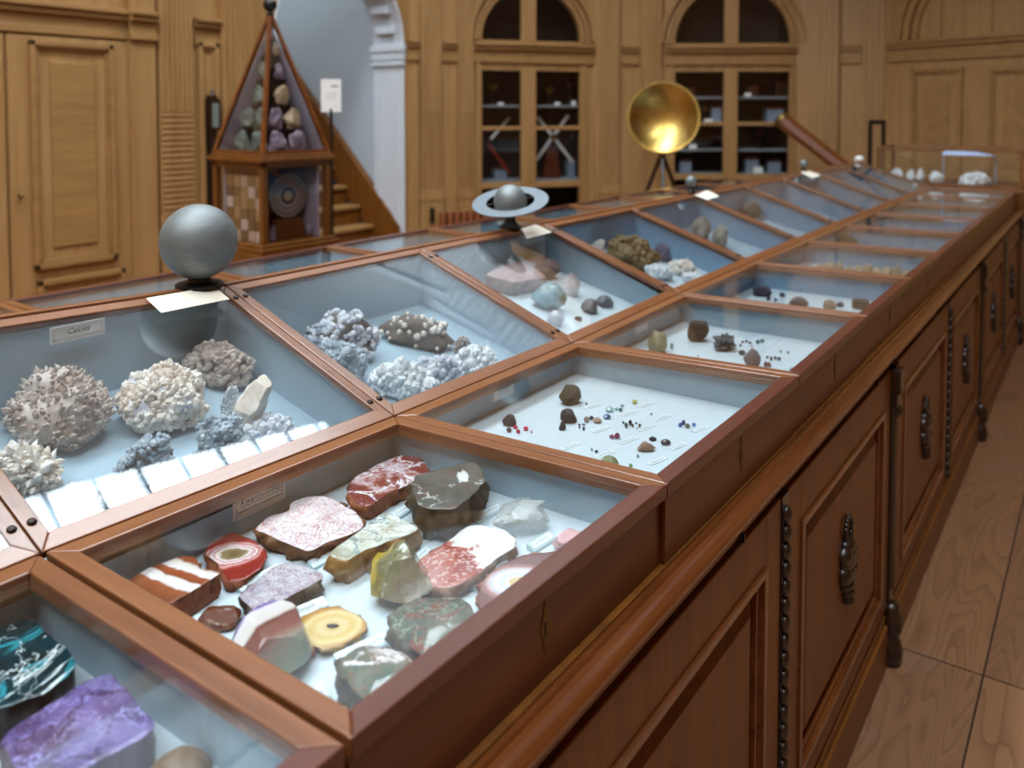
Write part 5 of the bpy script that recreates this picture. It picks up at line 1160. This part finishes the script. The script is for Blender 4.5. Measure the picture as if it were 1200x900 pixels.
# ---- sandy case and the far cases
for k in range(11):
    x=956+k*11.4; y=311.5+k*.85; rock((x,y-3-2*(k%3),x+12.5,y+6),LOWP,m_rock('sandy%d'%(k%3),[(.3,'a08870'),(.6,'c4ac90'),(.8,'e0d0b8')],30,4,.3,.7,.4,sd=30+k%3),'%s of the sandy coloured lumps in the fifth flat case'%['leftmost','second from the left','third from the left','fourth from the left','fifth from the left','middle one','fifth from the right','fourth from the right','third from the right','second from the right','rightmost'][k],'mineral','sandy_lump',.8,80+k,.14,1.6,5,3,group='sandy lumps in the fifth flat case')
rock((981,275.5,1003,287),LOWP,gr,'dark lump in the left corner of the sixth flat case','mineral','dark_lump',.8,91,.14,1.6,6,3)
rock((1000,273.5,1011,284),LOWP,m_plain('white_lump_stone','c9cfd2',.5),'white lump beside the dark lump in the sixth flat case','mineral','white_lump',.8,92,.14,1.6,6,3)
rock((1028,249.5,1044,258),LOWP,gr,'dark lump in the left corner of the seventh flat case','mineral','dark_lump',.8,93,.14,1.6,6,3)
rock((1077,260.5,1091,267),LOWP,m_rock('tan_lump2',[(.3,'6a5848'),(.8,'9c8468')],30,4,.3,.6,.4,sd=34),'brown lump in the middle of the seventh flat case','mineral','brown_lump',.8,94,.14,1.6,6,3)
# ---- calcite case
wht=m_rock('white_calcite',[(.3,'ccd2d8'),(.5,'e6e9eb'),(.7,'f8f8f8')],40,5,.4,.45,.4,coat=.15,sd=40)
crm=m_rock('creamy_calcite',[(.28,'bba48e'),(.42,'dccdbd'),(.58,'efe8de'),(.75,'f8f5f0')],18,6,.4,.45,.4,coat=.15,sd=41)
brc=m_rock('brownish_calcite',[(.28,'86705f'),(.45,'b09c8e'),(.6,'d6cbc2'),(.78,'ebe7e3')],22,6,.4,.5,.4,sd=42)
blg=m_rock('blue_grey_crystal',[(.28,'5c7080'),(.45,'92a2ae'),(.6,'c2ccd4'),(.78,'e8ecf0')],34,6,.4,.45,.5,sd=43)
lil=m_rock('lilac_white_crystal',[(.28,'9da3b8'),(.45,'c8ccd8'),(.62,'e8e9ec'),(.8,'f8f7f4')],24,6,.4,.4,.4,sd=44)
cluster((-40,414,93,529),UPAL,brc,brc,'brown white spiky calcite cluster at the left edge of the calcite case','spike',900,.11,seed=101,lenf=1.25,k=.6,up=.5)
cluster((-30,524,62,580),UPAL,crm,crm,'creamy pointed crystal cluster below the left brown cluster','spike',260,.24,seed=102,lenf=1.5,k=.55)
cluster((105,412,226,517),UPAL,lil,crm,'largest creamy white crystal mass in the calcite case','nub',900,.16,seed=103,k=.55,amp=.16,lenf=1.9)
cluster((205,382,294,440),UPAL,rindgrey,brc,'brown and white knobbly calcite below the grey globe','nub',520,.19,seed=104,k=.6,lenf=1.9)
cluster((253,446,275,494),UPAL,blg,lil,'blue grey grape-like calcite between the creamy mass and the white column','nub',260,.22,seed=105,k=.6)
rock((258,436,308,512),UPAL,crm,'white leaning calcite column in the calcite case','mineral','calcite_column',.5,106,.12,1.8,2,4,.06,7,.4,shape=lambda p:Vector((p.x*(.75-.1*p.z)+.34*p.z,p.y,p.z)))
cluster((206,480,285,562),UPAL,blg,blg,'blue grey crystal cluster at the near rail of the calcite case','nub',420,.2,seed=107,k=.6,amp=.26)
cluster((118,503,206,577),UPAL,rindgrey,blg,'grey crystal peak at the near rail, left of the blue grey cluster','nub',360,.2,seed=108,k=.6,amp=.24,shape=lambda p:Vector((p.x*(1-.35*max(0,p.z)),p.y*(1-.35*max(0,p.z)),p.z)))
cluster((52,566,138,598),UPAL,wht,wht,'low bed of white crystals in the near left corner of the calcite case','nub',420,.24,seed=109,k=.5)
cluster((268,484,345,522),UPAL,crm,lil,'pale crystal heap right of the blue grey cluster','nub',160,.34,seed=110,k=.5)
# ---- second sloping case
cluster((306,351,326,371),UPAL,gr,wht,'small white and grey crystal at the back left of the second sloping case','nub',60,.4,seed=111,k=.6,smooth=True)
cluster((350,357,440,425),UPAL,rindgrey,lil,'white knobbly crystals on brown rock left of the brown spotted rock','nub',300,.2,seed=112,k=.6)
cluster((352,385,425,462),UPAL,blg,blg,'blue grey crystal bed running down the left rail','nub',360,.17,seed=113,k=.55)
br2=m_rock('dark_brown_rock',[(.3,'4c4038'),(.55,'6a5c52'),(.75,'887a6e')],26,6,.4,.6,.6,sd=45)
cluster((437,366,532,412),UPAL,br2,crm,'brown rock dotted with white balls in the second sloping case','nub',70,.2,seed=114,k=.6,smooth=True,shrink=1,sub=2,amp=.22)
cluster((528,390,550,418),UPAL,rindgrey,brc,'frothy grey crystal at the right end of the brown spotted rock','nub',300,.2,seed=115,k=.6)
cluster((422,420,512,474),UPAL,wht,wht,'left heap of white crystals at the near rail of the second sloping case','nub',340,.24,seed=116,k=.6,lenf=2.2,amp=.24)
cluster((528,402,584,446),UPAL,wht,wht,'right heap of white crystals at the near rail of the second sloping case','nub',150,.34,seed=117,k=.6)
cluster((480,414,548,454),UPAL,blg,lil,'pale grey crystal heap between the two white heaps','nub',160,.3,seed=118,k=.6)
# ---- pink block case
pk=m_rock('pink_stone',[(.3,'8c6e6a'),(.5,'b09490'),(.7,'cdb8b8')],16,6,.4,.5,.4,sd=46)
pkside=m_rock('brown_pink_side',[(.3,'5c4038'),(.55,'8a6a5c'),(.75,'b0988a')],22,6,.4,.6,.5,sd=47)
u6=lambda p:z4(p,520,270,6)
slab(u6([(192,262),(260,225),(330,195),(430,168),(480,190),(545,222),(608,272),(600,290),(520,296),(380,318),(330,300),(250,282)]),UPPL,.045,pkside,pk,'pink stone block, largest in the case below the ringed planet',name='pink_block',seed=121,undercut=.9,rough=.006)
rock((606,299,653,326.5),UPPL,m_rock('dark_rose',[(.3,'5c4c4c'),(.6,'84706e'),(.8,'a4908e')],18,5,.4,.5,.4,sd=48),'dark rose block behind the pink block','mineral','rose_block',.8,122,.06,1.3,9,4,low=.4)
rock((620,332,664.5,366),UPPL,m_rock('blue_green_stone',[(.3,'4c5c56'),(.45,'7a8270'),(.55,'5f8c98'),(.7,'8cacb4'),(.82,'98866a')],14,5,.4,.3,.4,coat=.3,sd=49),'blue green faceted stone in the pink block case','mineral','blue_green_stone',.75,123,.08,1.4,9,4,low=.35)
rock((656.5,320.5,681.5,348),UPPL,m_rock('white_pink_shell',[(.3,'6a4c48'),(.42,'a88c88'),(.5,'e8dcde'),(.7,'f4eef2')],9,3,.3,.25,.3,coat=.4,sd=50),'white pink stone with a brown edge in the pink block case','mineral','white_pink_stone',.7,124,.08,1.3,6,4,low=.4)
rock((680,349,701.5,368.5),UPPL,m_rock('brown_ring_pebble',[(.3,'5a463c'),(.5,'7c7470'),(.7,'9aa0a4')],10,3,.3,.2,.3,coat=.4,sd=51),'brown rimmed grey pebble at the near rail','mineral','pebble',.85,125,.05,1.2,3,4)
rock((698,346,719.5,361.5),UPPL,m_rock('grey_pebble',[(.3,'5c6066'),(.6,'7c8288'),(.8,'949aa0')],20,4,.3,.3,.3,sd=52),'smooth grey pebble, rightmost in the pink block case','mineral','pebble',.85,126,.04,1.2,2,4)
rock((640,364,661,383),UPPL,m_rock('opal',[(.3,'a8a0ac'),(.55,'c8c4cc'),(.75,'e8d8dc')],16,4,.5,.12,.3,coat=.6,sd=53),'milky opal at the near left rail of the pink block case','mineral','opal',.85,127,.08,1.3,6,3)
rock((673,370.5,682.5,376.5),UPPL,gr,'tiny dark chip near the rail of the pink block case','mineral','stone_chip',.7,128,.1,1.3,4,2)
# ---- brown green rock case
bg=m_rock('brown_green_rock',[(.28,'3c3a24'),(.42,'5c5638'),(.52,'7a6440'),(.64,'a08c64'),(.8,'8c9a88')],20,6,.6,.5,.7,sd=54)
cluster((700,268,767,314),UPPL,bg,bg,'large brown green lumpy rock in the fourth sloping case','nub',260,.26,seed=131,k=.6,sub=1)
rock((676,274,695,296),UPPL,m_rock('white_orange',[(.3,'b88a50'),(.45,'d8ccc0'),(.7,'eeece8')],14,5,.4,.4,.4,sd=55),'white and orange stone left of the brown green rock','mineral','white_orange_stone',.7,132,.12,1.5,6,4)
rock((761,284,790,307.5),UPPL,m_rock('blue_purple',[(.3,'3a3844'),(.5,'66667c'),(.7,'9a9cb0')],16,5,.4,.3,.4,sd=56),'blue purple stone right of the brown green rock','mineral','blue_purple_stone',.7,133,.1,1.4,9,4)
cluster((754,309,792,329),UPPL,wht,wht,'left of the white heaps at the near rail of the fourth sloping case','nub',70,.4,seed=134,k=.6)
cluster((784,304,818,325),UPPL,crm,crm,'creamy heap between the two white heaps of the fourth sloping case','nub',70,.4,seed=135,k=.6)
cluster((798,317,826,334),UPPL,wht,wht,'right of the white heaps at the near rail of the fourth sloping case','nub',60,.4,seed=136,k=.6)
# ---- grey coral case and the last ones
cor=m_rock('grey_coral',[(.3,'5c5a54'),(.5,'88867e'),(.7,'aeaca2')],40,6,.4,.7,.7,sd=57,stretch=(1,1,.3))
rock((795,232,817,260),UPPL,cor,'tall grey coral-like stone, hindmost of its three','mineral','grey_coral',.6,141,.16,1.6,0,4,.1,7,.45)
rock((811,252,833,283),UPPL,cor,'rounded grey coral-like stone in the middle of three','mineral','grey_coral',.42,142,.14,1.6,0,4,.1,7,.45)
rock((836,256,854,293),UPPL,cor,'grey coral-like stone nearest to the front of three','mineral','grey_coral',.6,143,.14,1.6,0,4,.1,7,.45)
rock((852,229,879,249),UPPL,m_rock('dark_olive_round',[(.3,'34322c'),(.55,'5a5850'),(.75,'8a887c')],26,5,.4,.6,.5,sd=58),'round dark stone at the top of the sixth sloping case','mineral','round_stone',.8,144,.1,1.6,0,4,.08)
rock((889,251.5,898,259),UPPL,m_rock('grey_rose',[(.3,'6a6460'),(.6,'8c8480'),(.8,'b4acaa')],26,5,.4,.6,.5,sd=59),'smaller grey stone below the round dark stone','mineral','grey_stone',.8,145,.1,1.6,4,3)

# ---- keep every specimen inside its case: nudge it clear of the walls, flatten what would touch glass or wall
bpy.context.view_layer.update()
def settle(o,pl):
    ms=[o]+list(o.children); up=pl in (UPPL,UPAL)
    W=[m.matrix_world@v.co for m in ms for v in m.data.vertices]
    cy=sum(w.y for w in W)/len(W); i=math.floor(cy/P); y0,y1=P*i+.0155,P*(i+1)-.0155
    if up: x0,x1=XR+.029,XB-.0175
    else: x0,x1=XB+.0105,min(nodeL(i).x,nodeL(i+1).x)-.0215
    lo=[min(w[k] for w in W) for k in (0,1)]; hi=[max(w[k] for w in W) for k in (0,1)]; d=Vector((0,0,0))
    for k,(a,b) in enumerate(((x0,x1),(y0,y1))):
        if hi[k]-lo[k]<b-a:
            if lo[k]<a: d[k]=a-lo[k]
            elif hi[k]>b: d[k]=b-hi[k]
    if up: d.z=-.27*d.x
    o.location+=d; bpy.context.view_layer.update()
    zB=min(nodeB(i).z,nodeB(i+1).z)
    g0=Vector((XB,0,zB)) ; n=Vector((ZR-zB,0,XB-XR)).normalized()
    for m in ms:
        mw=m.matrix_world; inv=mw.inverted(); ch=False
        for v in m.data.vertices:
            w=mw@v.co; q=w.copy()
            q.x=min(max(q.x,x0),x1); q.y=min(max(q.y,y0),y1)
            if up:
                e=(q-g0).dot(n)+.0245
                if e>0: q-=n*e
            else: q.z=min(q.z,RIM-.026-.0)
            if (q-w).length>1e-6: v.co=inv@q; ch=True
        if ch: m.data.update()
for o_,pl_ in SPEC: settle(o_,pl_)
h=S/2
# ------------------------------------------------------------------ contents of the pyramid showcase
def loose(P,a,b,n,rx,ry,h,mat,label,cat='mineral',name='mineral',seed=1,amp=.14,nfac=6,sub=3,group=None):
    vs,fs=blob_pts(rx,ry,h,seed,amp,1.6,nfac,sub,.04,7,.3); o=mesh_obj(name,vs,fs,mat,None,P,frame_rot(a,b,n),smooth=nfac==0); return tag(o,label,cat,group)
gd=m_rock('grey_green_ore',[(.3,'3c4440'),(.5,'5c645c'),(.7,'7c8078')],30,5,.4,.6,.5,sd=70)
am=m_rock('amethyst_ore',[(.28,'3a2c38'),(.45,'6c5868'),(.6,'98848e'),(.75,'d8ccd0')],26,5,.4,.4,.5,sd=71)
be=m_rock('beige_ore',[(.3,'8a6c50'),(.6,'b89c7c'),(.8,'d8c8b4')],26,5,.4,.5,.5,sd=72)
mb=MB(); tiers=[]
T=[(.14,.0),(.108,.115),(.078,.235),(.05,.36),(.022,.48)]
for k,(hs,z) in enumerate(T): rbox(mb,-hs*.62,hs*.62,-hs*.62,hs*.62,zB_+.036+z,zB_+.036+z+(.1145,.1195,.1245,.1195,.08)[k])
mb.build('inner_steps',M['black'],pyr,ct)
names=['lowest','second','third','fourth','topmost']
for k,(hs,z) in enumerate(T):
    zz=zB_+.036+z+.001
    cnt=(2,2,1,1,1)[k]; rx=(.060,.052,.041,.032,.020)[k]; hh=(.112,.108,.1,.085,.07)[k]
    for face in (0,1):
        dirn=-lv if face==0 else -rv; side=rv if face==0 else lv
        for q in range(cnt):
            off=0 if cnt==1 else (q-.5)*rx*1.9
            c=ct+dirn*(hs*.62+rx*.62)+side*(off+ (.012 if face==0 and cnt==1 else 0))+UPW*zz
            mat=[am,am,be,am,be][(k+q)%5] if face==0 else gd
            where='right' if face==0 else 'left'
            lab=f'{names[k]} {"purple grey" if mat is am else "beige" if mat is be else "grey green"} stone, {where} side of glass pyramid'+('' if cnt==1 else (', nearer the front edge' if q==0 else ', away from the front edge'))
            loose(c,side,-dirn,UPW,rx*(1.0 if cnt==1 else .9),rx*.58,hh,mat,lab,'mineral','pyramid_stone',200+k*10+face*5+q,amp=.26,nfac=3,group='stones stacked in the glass pyramid')
# agate disc on a brown block
nf=-lv; cdisc=ct-lv*(h-.10)+rv*(.01)+UPW*(at_depth(343,232,dp+.1).z)
dm_=m_band('agate_disc',[(0,'b0a078'),(.22,'8c7c5a'),(.27,'2c2226'),(.4,'4a3a40'),(.46,'b4a6a4'),(.52,'5c4a48'),(.68,'8c7c70'),(.78,'5c4c42'),(.92,'8a7c6c'),(1,'4c4038')],.112,'radial',0,1,.05,.2,.5,12)
mb=MB(); 
prof=[(.03,-.012),(.108,-.012),(.113,-.006),(.113,.006),(.108,.012),(.03,.012)]
mb.lathe((0,0,0),prof,40); od=mb.build('agate_disc',dm_,None,(0,0,0),smooth=True,ang=40); od.location=cdisc; od.rotation_euler=frame_rot(rv,nf.cross(rv),nf); tag(od,'large round banded agate disc in the lower right pane of the pyramid showcase','mineral')
bs=ct-lv*(h-.10)+rv*.01; zbase=zA+.0305
mb=MB(); c2=Vector((bs.x,bs.y,0)); zt_=cdisc.z-.1135
mb.hexa([c2-rv*.10-lv*.03+UPW*zbase,c2+rv*.10-lv*.03+UPW*zbase,c2+rv*.10+lv*.03+UPW*zbase,c2-rv*.10+lv*.03+UPW*zbase,c2-rv*.07-lv*.025+UPW*zt_,c2+rv*.07-lv*.025+UPW*zt_,c2+rv*.07+lv*.025+UPW*zt_,c2-rv*.07+lv*.025+UPW*zt_])
tag(mb.build('disc_stand',M['front'],None,c2+UPW*zbase,bevel=.004),'brown block carrying the agate disc','stand')
for sx,nm in ((-1,'left'),(1,'right')): loose(c2+rv*sx*.108-lv*.03+UPW*zbase,rv,lv,UPW,.018,.018,.08,am,f'dark purple stone {nm} of the agate disc stand','mineral','purple_stone',260+sx,group=None)
# stone squares on the left pane
rt=random.Random(5); cols=['8a6a48','b08a64','c4a494','9a7850','d0b8b0','7a5c40']
tm=[m_plain('tile_'+c,c,.35) for c in cols]
mb=MB(); rbox(mb,-h+.04,-h+.05,-h+.04,h-.065,zA+.03,zB_-.031); tb=mb.build('tile_board',M['base'],pyr,ct)
for r_ in range(6):
    for c_ in range(5):
        v0=-h+.046+c_*.058; z0=zA+.0306+r_*.053
        mb=MB(); rbox(mb,-h+.028,-h+.0395,v0,v0+.052,z0,z0+.052); o=mb.build('stone_square',tm[rt.randrange(6)],None,ct+UPW*z0,bevel=.002); tag(o,'polished stone square in the lower left pane of the pyramid showcase','mineral','stone squares in the pyramid showcase')
# ------------------------------------------------------------------ things in the cupboards
brs=M['oldbrass']; M['redp']=m_plain('red_paint','8c2f26',.4); M['ivory']=m_plain('ivory_stick','d8d2cc',.5); M['bluebox']=m_plain('blue_grey_box','8b98aa',.5); M['mahog']=m_plain('red_brown_wood','5a2a18',.4)
def shelfpt(seg,px,z,w=-.22): return seg.pt(seg.U(px,w),w,z+.001)
def rodthing(seg,ends,rad,mat,name,label,cat,w=-.16):
    p0=seg.W(*ends[0],w); p1=seg.W(*ends[1],w-.12); mb=MB(); d=(p1-p0).normalized(); s=d.cross(seg.n).normalized()
    mb.obox((p0+p1)/2,d*((p1-p0).length/2),s*rad,s.cross(d)*rad*.5); o=mb.build(name,mat,None,(p0+p1)/2,bevel=.003); return tag(o,label,cat)
w=-.22; hub=CB.W(648,160,w); root=empty('windmill_model',Vector((hub.x,hub.y,sh1[1])),'model with four crossed white arms on the lower cupboard shelf','model')
ro=root.location.copy()
for (x,y) in ((671,190),(629,187),(630,137),(666,135)):
    t=CB.W(x,y,w); d=(t-hub).normalized(); s=d.cross(CB.n).normalized(); mb=MB(); mb.obox((t+hub)/2,d*((t-hub).length/2),s*.016,CB.n*.006); mb.build('arm',M['ivory'],root,ro,bevel=.002)
mb=MB(); mb.tube(hub-CB.n*.03,hub+CB.n*.03,.03); mb.build('hub',brs,root,ro)
mb=MB(); q=Vector((hub.x,hub.y,0))-CB.n*.05; mb.hexa([q+CB.d*a+CB.n*b+UPW*(sh1[1]+.001) for a,b in ((-.10,-.05),(.10,-.05),(.10,.03),(-.10,.03))]+[q+CB.d*a+CB.n*b+UPW*(hub.z+.02) for a,b in ((-.03,-.03),(.03,-.03),(.03,.015),(-.03,.015))]); mb.build('tower',M['mahog'],root,ro)
rodthing(CB,((572,168),(597,203)),.018,M['redp'],'red_ruler','red wooden bar leaning in the left half of the cupboard','bar')
rodthing(CB,((575,163),(597,138)),.012,M['ivory'],'white_stick','pale stick leaning above the red bar','stick',-.2)
def instrument(seg,px,z,hh,rr_,mat,label,w=-.24):
    p=shelfpt(seg,px,z,w); root=empty('brass_instrument',p,label,'instrument'); mb=MB(); mb.lathe(p,[(rr_,0),(rr_,.012),(rr_*.3,.02),(rr_*.22,hh*.6),(rr_*.3,hh*.62)],14); mb.build('stand',M['dark'],root,p,smooth=True,ang=40)
    mb=MB(); mb.lathe(p+UPW*hh*.62,[(rr_*.3,0),(rr_*.8,.02),(rr_*.85,hh*.25),(rr_*.3,hh*.38)],14); mb.build('body',mat,root,p,smooth=True,ang=40)
def card(seg,px,z,wd,ht,label,w=-.12):
    p=shelfpt(seg,px,z,w); mb=MB(); mb.obox(p+UPW*ht/2,seg.d*wd/2,UPW*ht/2,seg.n*.003); tag(mb.build('white_card',M['paper'],None,p),label,'card')
def boxthing(seg,px,z,wd,ht,mat,label,name='box',w=-.28,dp_=.09):
    p=shelfpt(seg,px,z,w); root=empty(name,p,label,'box'); mb=MB(); mb.obox(p+UPW*ht*.42,seg.d*wd/2,UPW*ht*.42,seg.n*dp_); mb.build('body',mat,root,p,bevel=.004); mb=MB(); mb.obox(p+UPW*(ht*.92),seg.d*(wd/2+.004),UPW*ht*.08,seg.n*(dp_+.004)); mb.build('lid',M['mahog'],root,p,bevel=.003)
instrument(CB,578,sh1[0],.24,.05,brs,'small brass instrument on the upper left cupboard shelf')
instrument(CB,644,sh1[0],.20,.05,brs,'small brass instrument on the upper right cupboard shelf')
instrument(CB,668,sh1[0],.26,.06,M['dark'],'dark instrument at the right end of the upper cupboard shelf')
card(CB,587,sh1[0],.06,.025,'white card on the upper left shelf of the near cupboard'); card(CB,653,sh1[0],.06,.03,'white card on the upper right shelf of the near cupboard'); card(CB,672,sh1[0],.05,.045,'taller white card at the right end of the upper shelf')
boxthing(CB,585,sh1[1],.14,.12,M['bluebox'],'blue grey box on the bottom left shelf of the near cupboard',w=-.40,dp_=.06); boxthing(CB,668,sh1[1],.08,.22,M['bluebox'],'blue grey box at the bottom right of the near cupboard',w=-.40,dp_=.06)
for px,si,wd,ht,mt,l in [(806,0,.12,.10,M['mahog'],'dark box on the top left shelf of the far cupboard'),(838,1,.10,.20,M['bluebox'],'blue grey box on the middle left shelf of the far cupboard'),(906,1,.18,.18,M['bluebox'],'wide blue grey box on the middle right shelf of the far cupboard'),(880,0,.10,.12,M['mahog'],'red brown box on the top right shelf of the far cupboard'),(802,3,.13,.14,M['bluebox'],'blue grey box on the bottom left shelf of the far cupboard'),(880,3,.14,.17,M['bluebox'],'blue grey box at the bottom right of the far cupboard'),(906,3,.13,.14,M['bluebox'],'second blue grey box at the bottom right of the far cupboard'),(912,0,.12,.16,M['dark'],'black box on the top right shelf of the far cupboard')]:
    boxthing(CD,px,sh2[si],wd,ht,mt,l)
instrument(CD,890,sh2[2],.22,.05,M['mahog'],'red brown instrument in the right half of the far cupboard')
instrument(CD,826,sh2[1],.2,.05,brs,'small brass instrument left of the far cupboard mullion')
for px,si,wd,ht,l in [(830,1,.09,.05,'white card on the middle left shelf of the far cupboard'),(812,2,.08,.05,'white card on the third left shelf of the far cupboard'),(876,0,.07,.04,'white card on the top right shelf of the far cupboard'),(889,3,.1,.07,'white card at the bottom right of the far cupboard')]: card(CD,px,sh2[si],wd,ht,l)
# ------------------------------------------------------------------ crystals in the glass box
BOXP=(Vector((0,0,1.0728)),UPW.copy())
def boxcl(px0,py0,px1,py1,label,seed,N=70,kind='nub'):
    yy=6.62; r=ray((px0+px1)/2,(py0+py1)/2); t=(yy-CAM.y)/r.y; p=CAM+r*t; D=depth_of(p); rx=(px1-px0)/2*D/F; h=(py1-py0)*D/F
    o0=Vector((p.x,yy,1.0728)); vs,fs=blob_pts(rx*.8,min(rx,.1)*.8,h*.8,seed,.2,1.8,0,3,.06); o=mesh_obj('white_crystal',vs,fs,wht,None,o0,frame_rot(RIGHT,FWDH,UPW)); tag(o,label,'mineral')
    cand=[(q.center.copy(),q.normal.copy()) for q in o.data.polygons if q.center.z>h*.1]; rr=random.Random(seed); cv=[];cf=[]
    for _ in range(N):
        c,nn=rr.choice(cand); d=(nn+Vector((rr.gauss(0,.3),rr.gauss(0,.3),.3+rr.gauss(0,.3)))).normalized(); s=rx*.32*rr.uniform(.6,1.2)
        spike(cv,cf,c-d*s*.3,d,s*1.2,s*.4,5,.4,rr) if kind=='spike' else nub(cv,cf,c,d,s*.5,s*.45,rr)
    for v in cv: v.z=max(v.z,.0005)
    mesh_obj('crystals',cv,cf,wht,o,smooth=False)
boxcl(1042,194,1060,212,'white crystal at the left end of the glass box',301); boxcl(1061,196,1073,213,'second white crystal from the left in the glass box',302); boxcl(1073,192,1084,212,'taller thin white crystal, third in the glass box',303); boxcl(1088,197,1106,213,'fourth white crystal from the left in the glass box',304)
boxcl(1123,201,1163,214,'large spreading white crystal in the glass box',305,220,'spike')
mb=MB(); p=at_depth(1136,184,6.42); mb.obox(p,RIGHT*.16,FWDH*.03+UPW*.004,UPW*.018); 
q=Vector((p.x,6.62,0)); zt_=1.0728+.214
mb=MB(); mb.hexa([Vector((q.x-.17,6.58,zt_)),Vector((q.x+.19,6.58,zt_)),Vector((q.x+.19,6.66,zt_)),Vector((q.x-.17,6.66,zt_)),Vector((q.x-.14,6.59,zt_+.035)),Vector((q.x+.05,6.59,zt_+.03)),Vector((q.x+.05,6.65,zt_+.03)),Vector((q.x-.14,6.65,zt_+.035))])
mb.tube((q.x-.165,6.655,1.0728),(q.x-.165,6.655,zt_),.004); mb.tube((q.x+.183,6.655,1.0728),(q.x+.183,6.655,zt_),.004)  # pale blue tapered plate carried on thin rods
o=mb.build('blue_plate',m_plain('pale_blue_plate','a9c0ee',.2,coat=.5),None,q+UPW*1.0728); tag(o,'pale blue plate raised above the white crystals in the glass box','mineral')
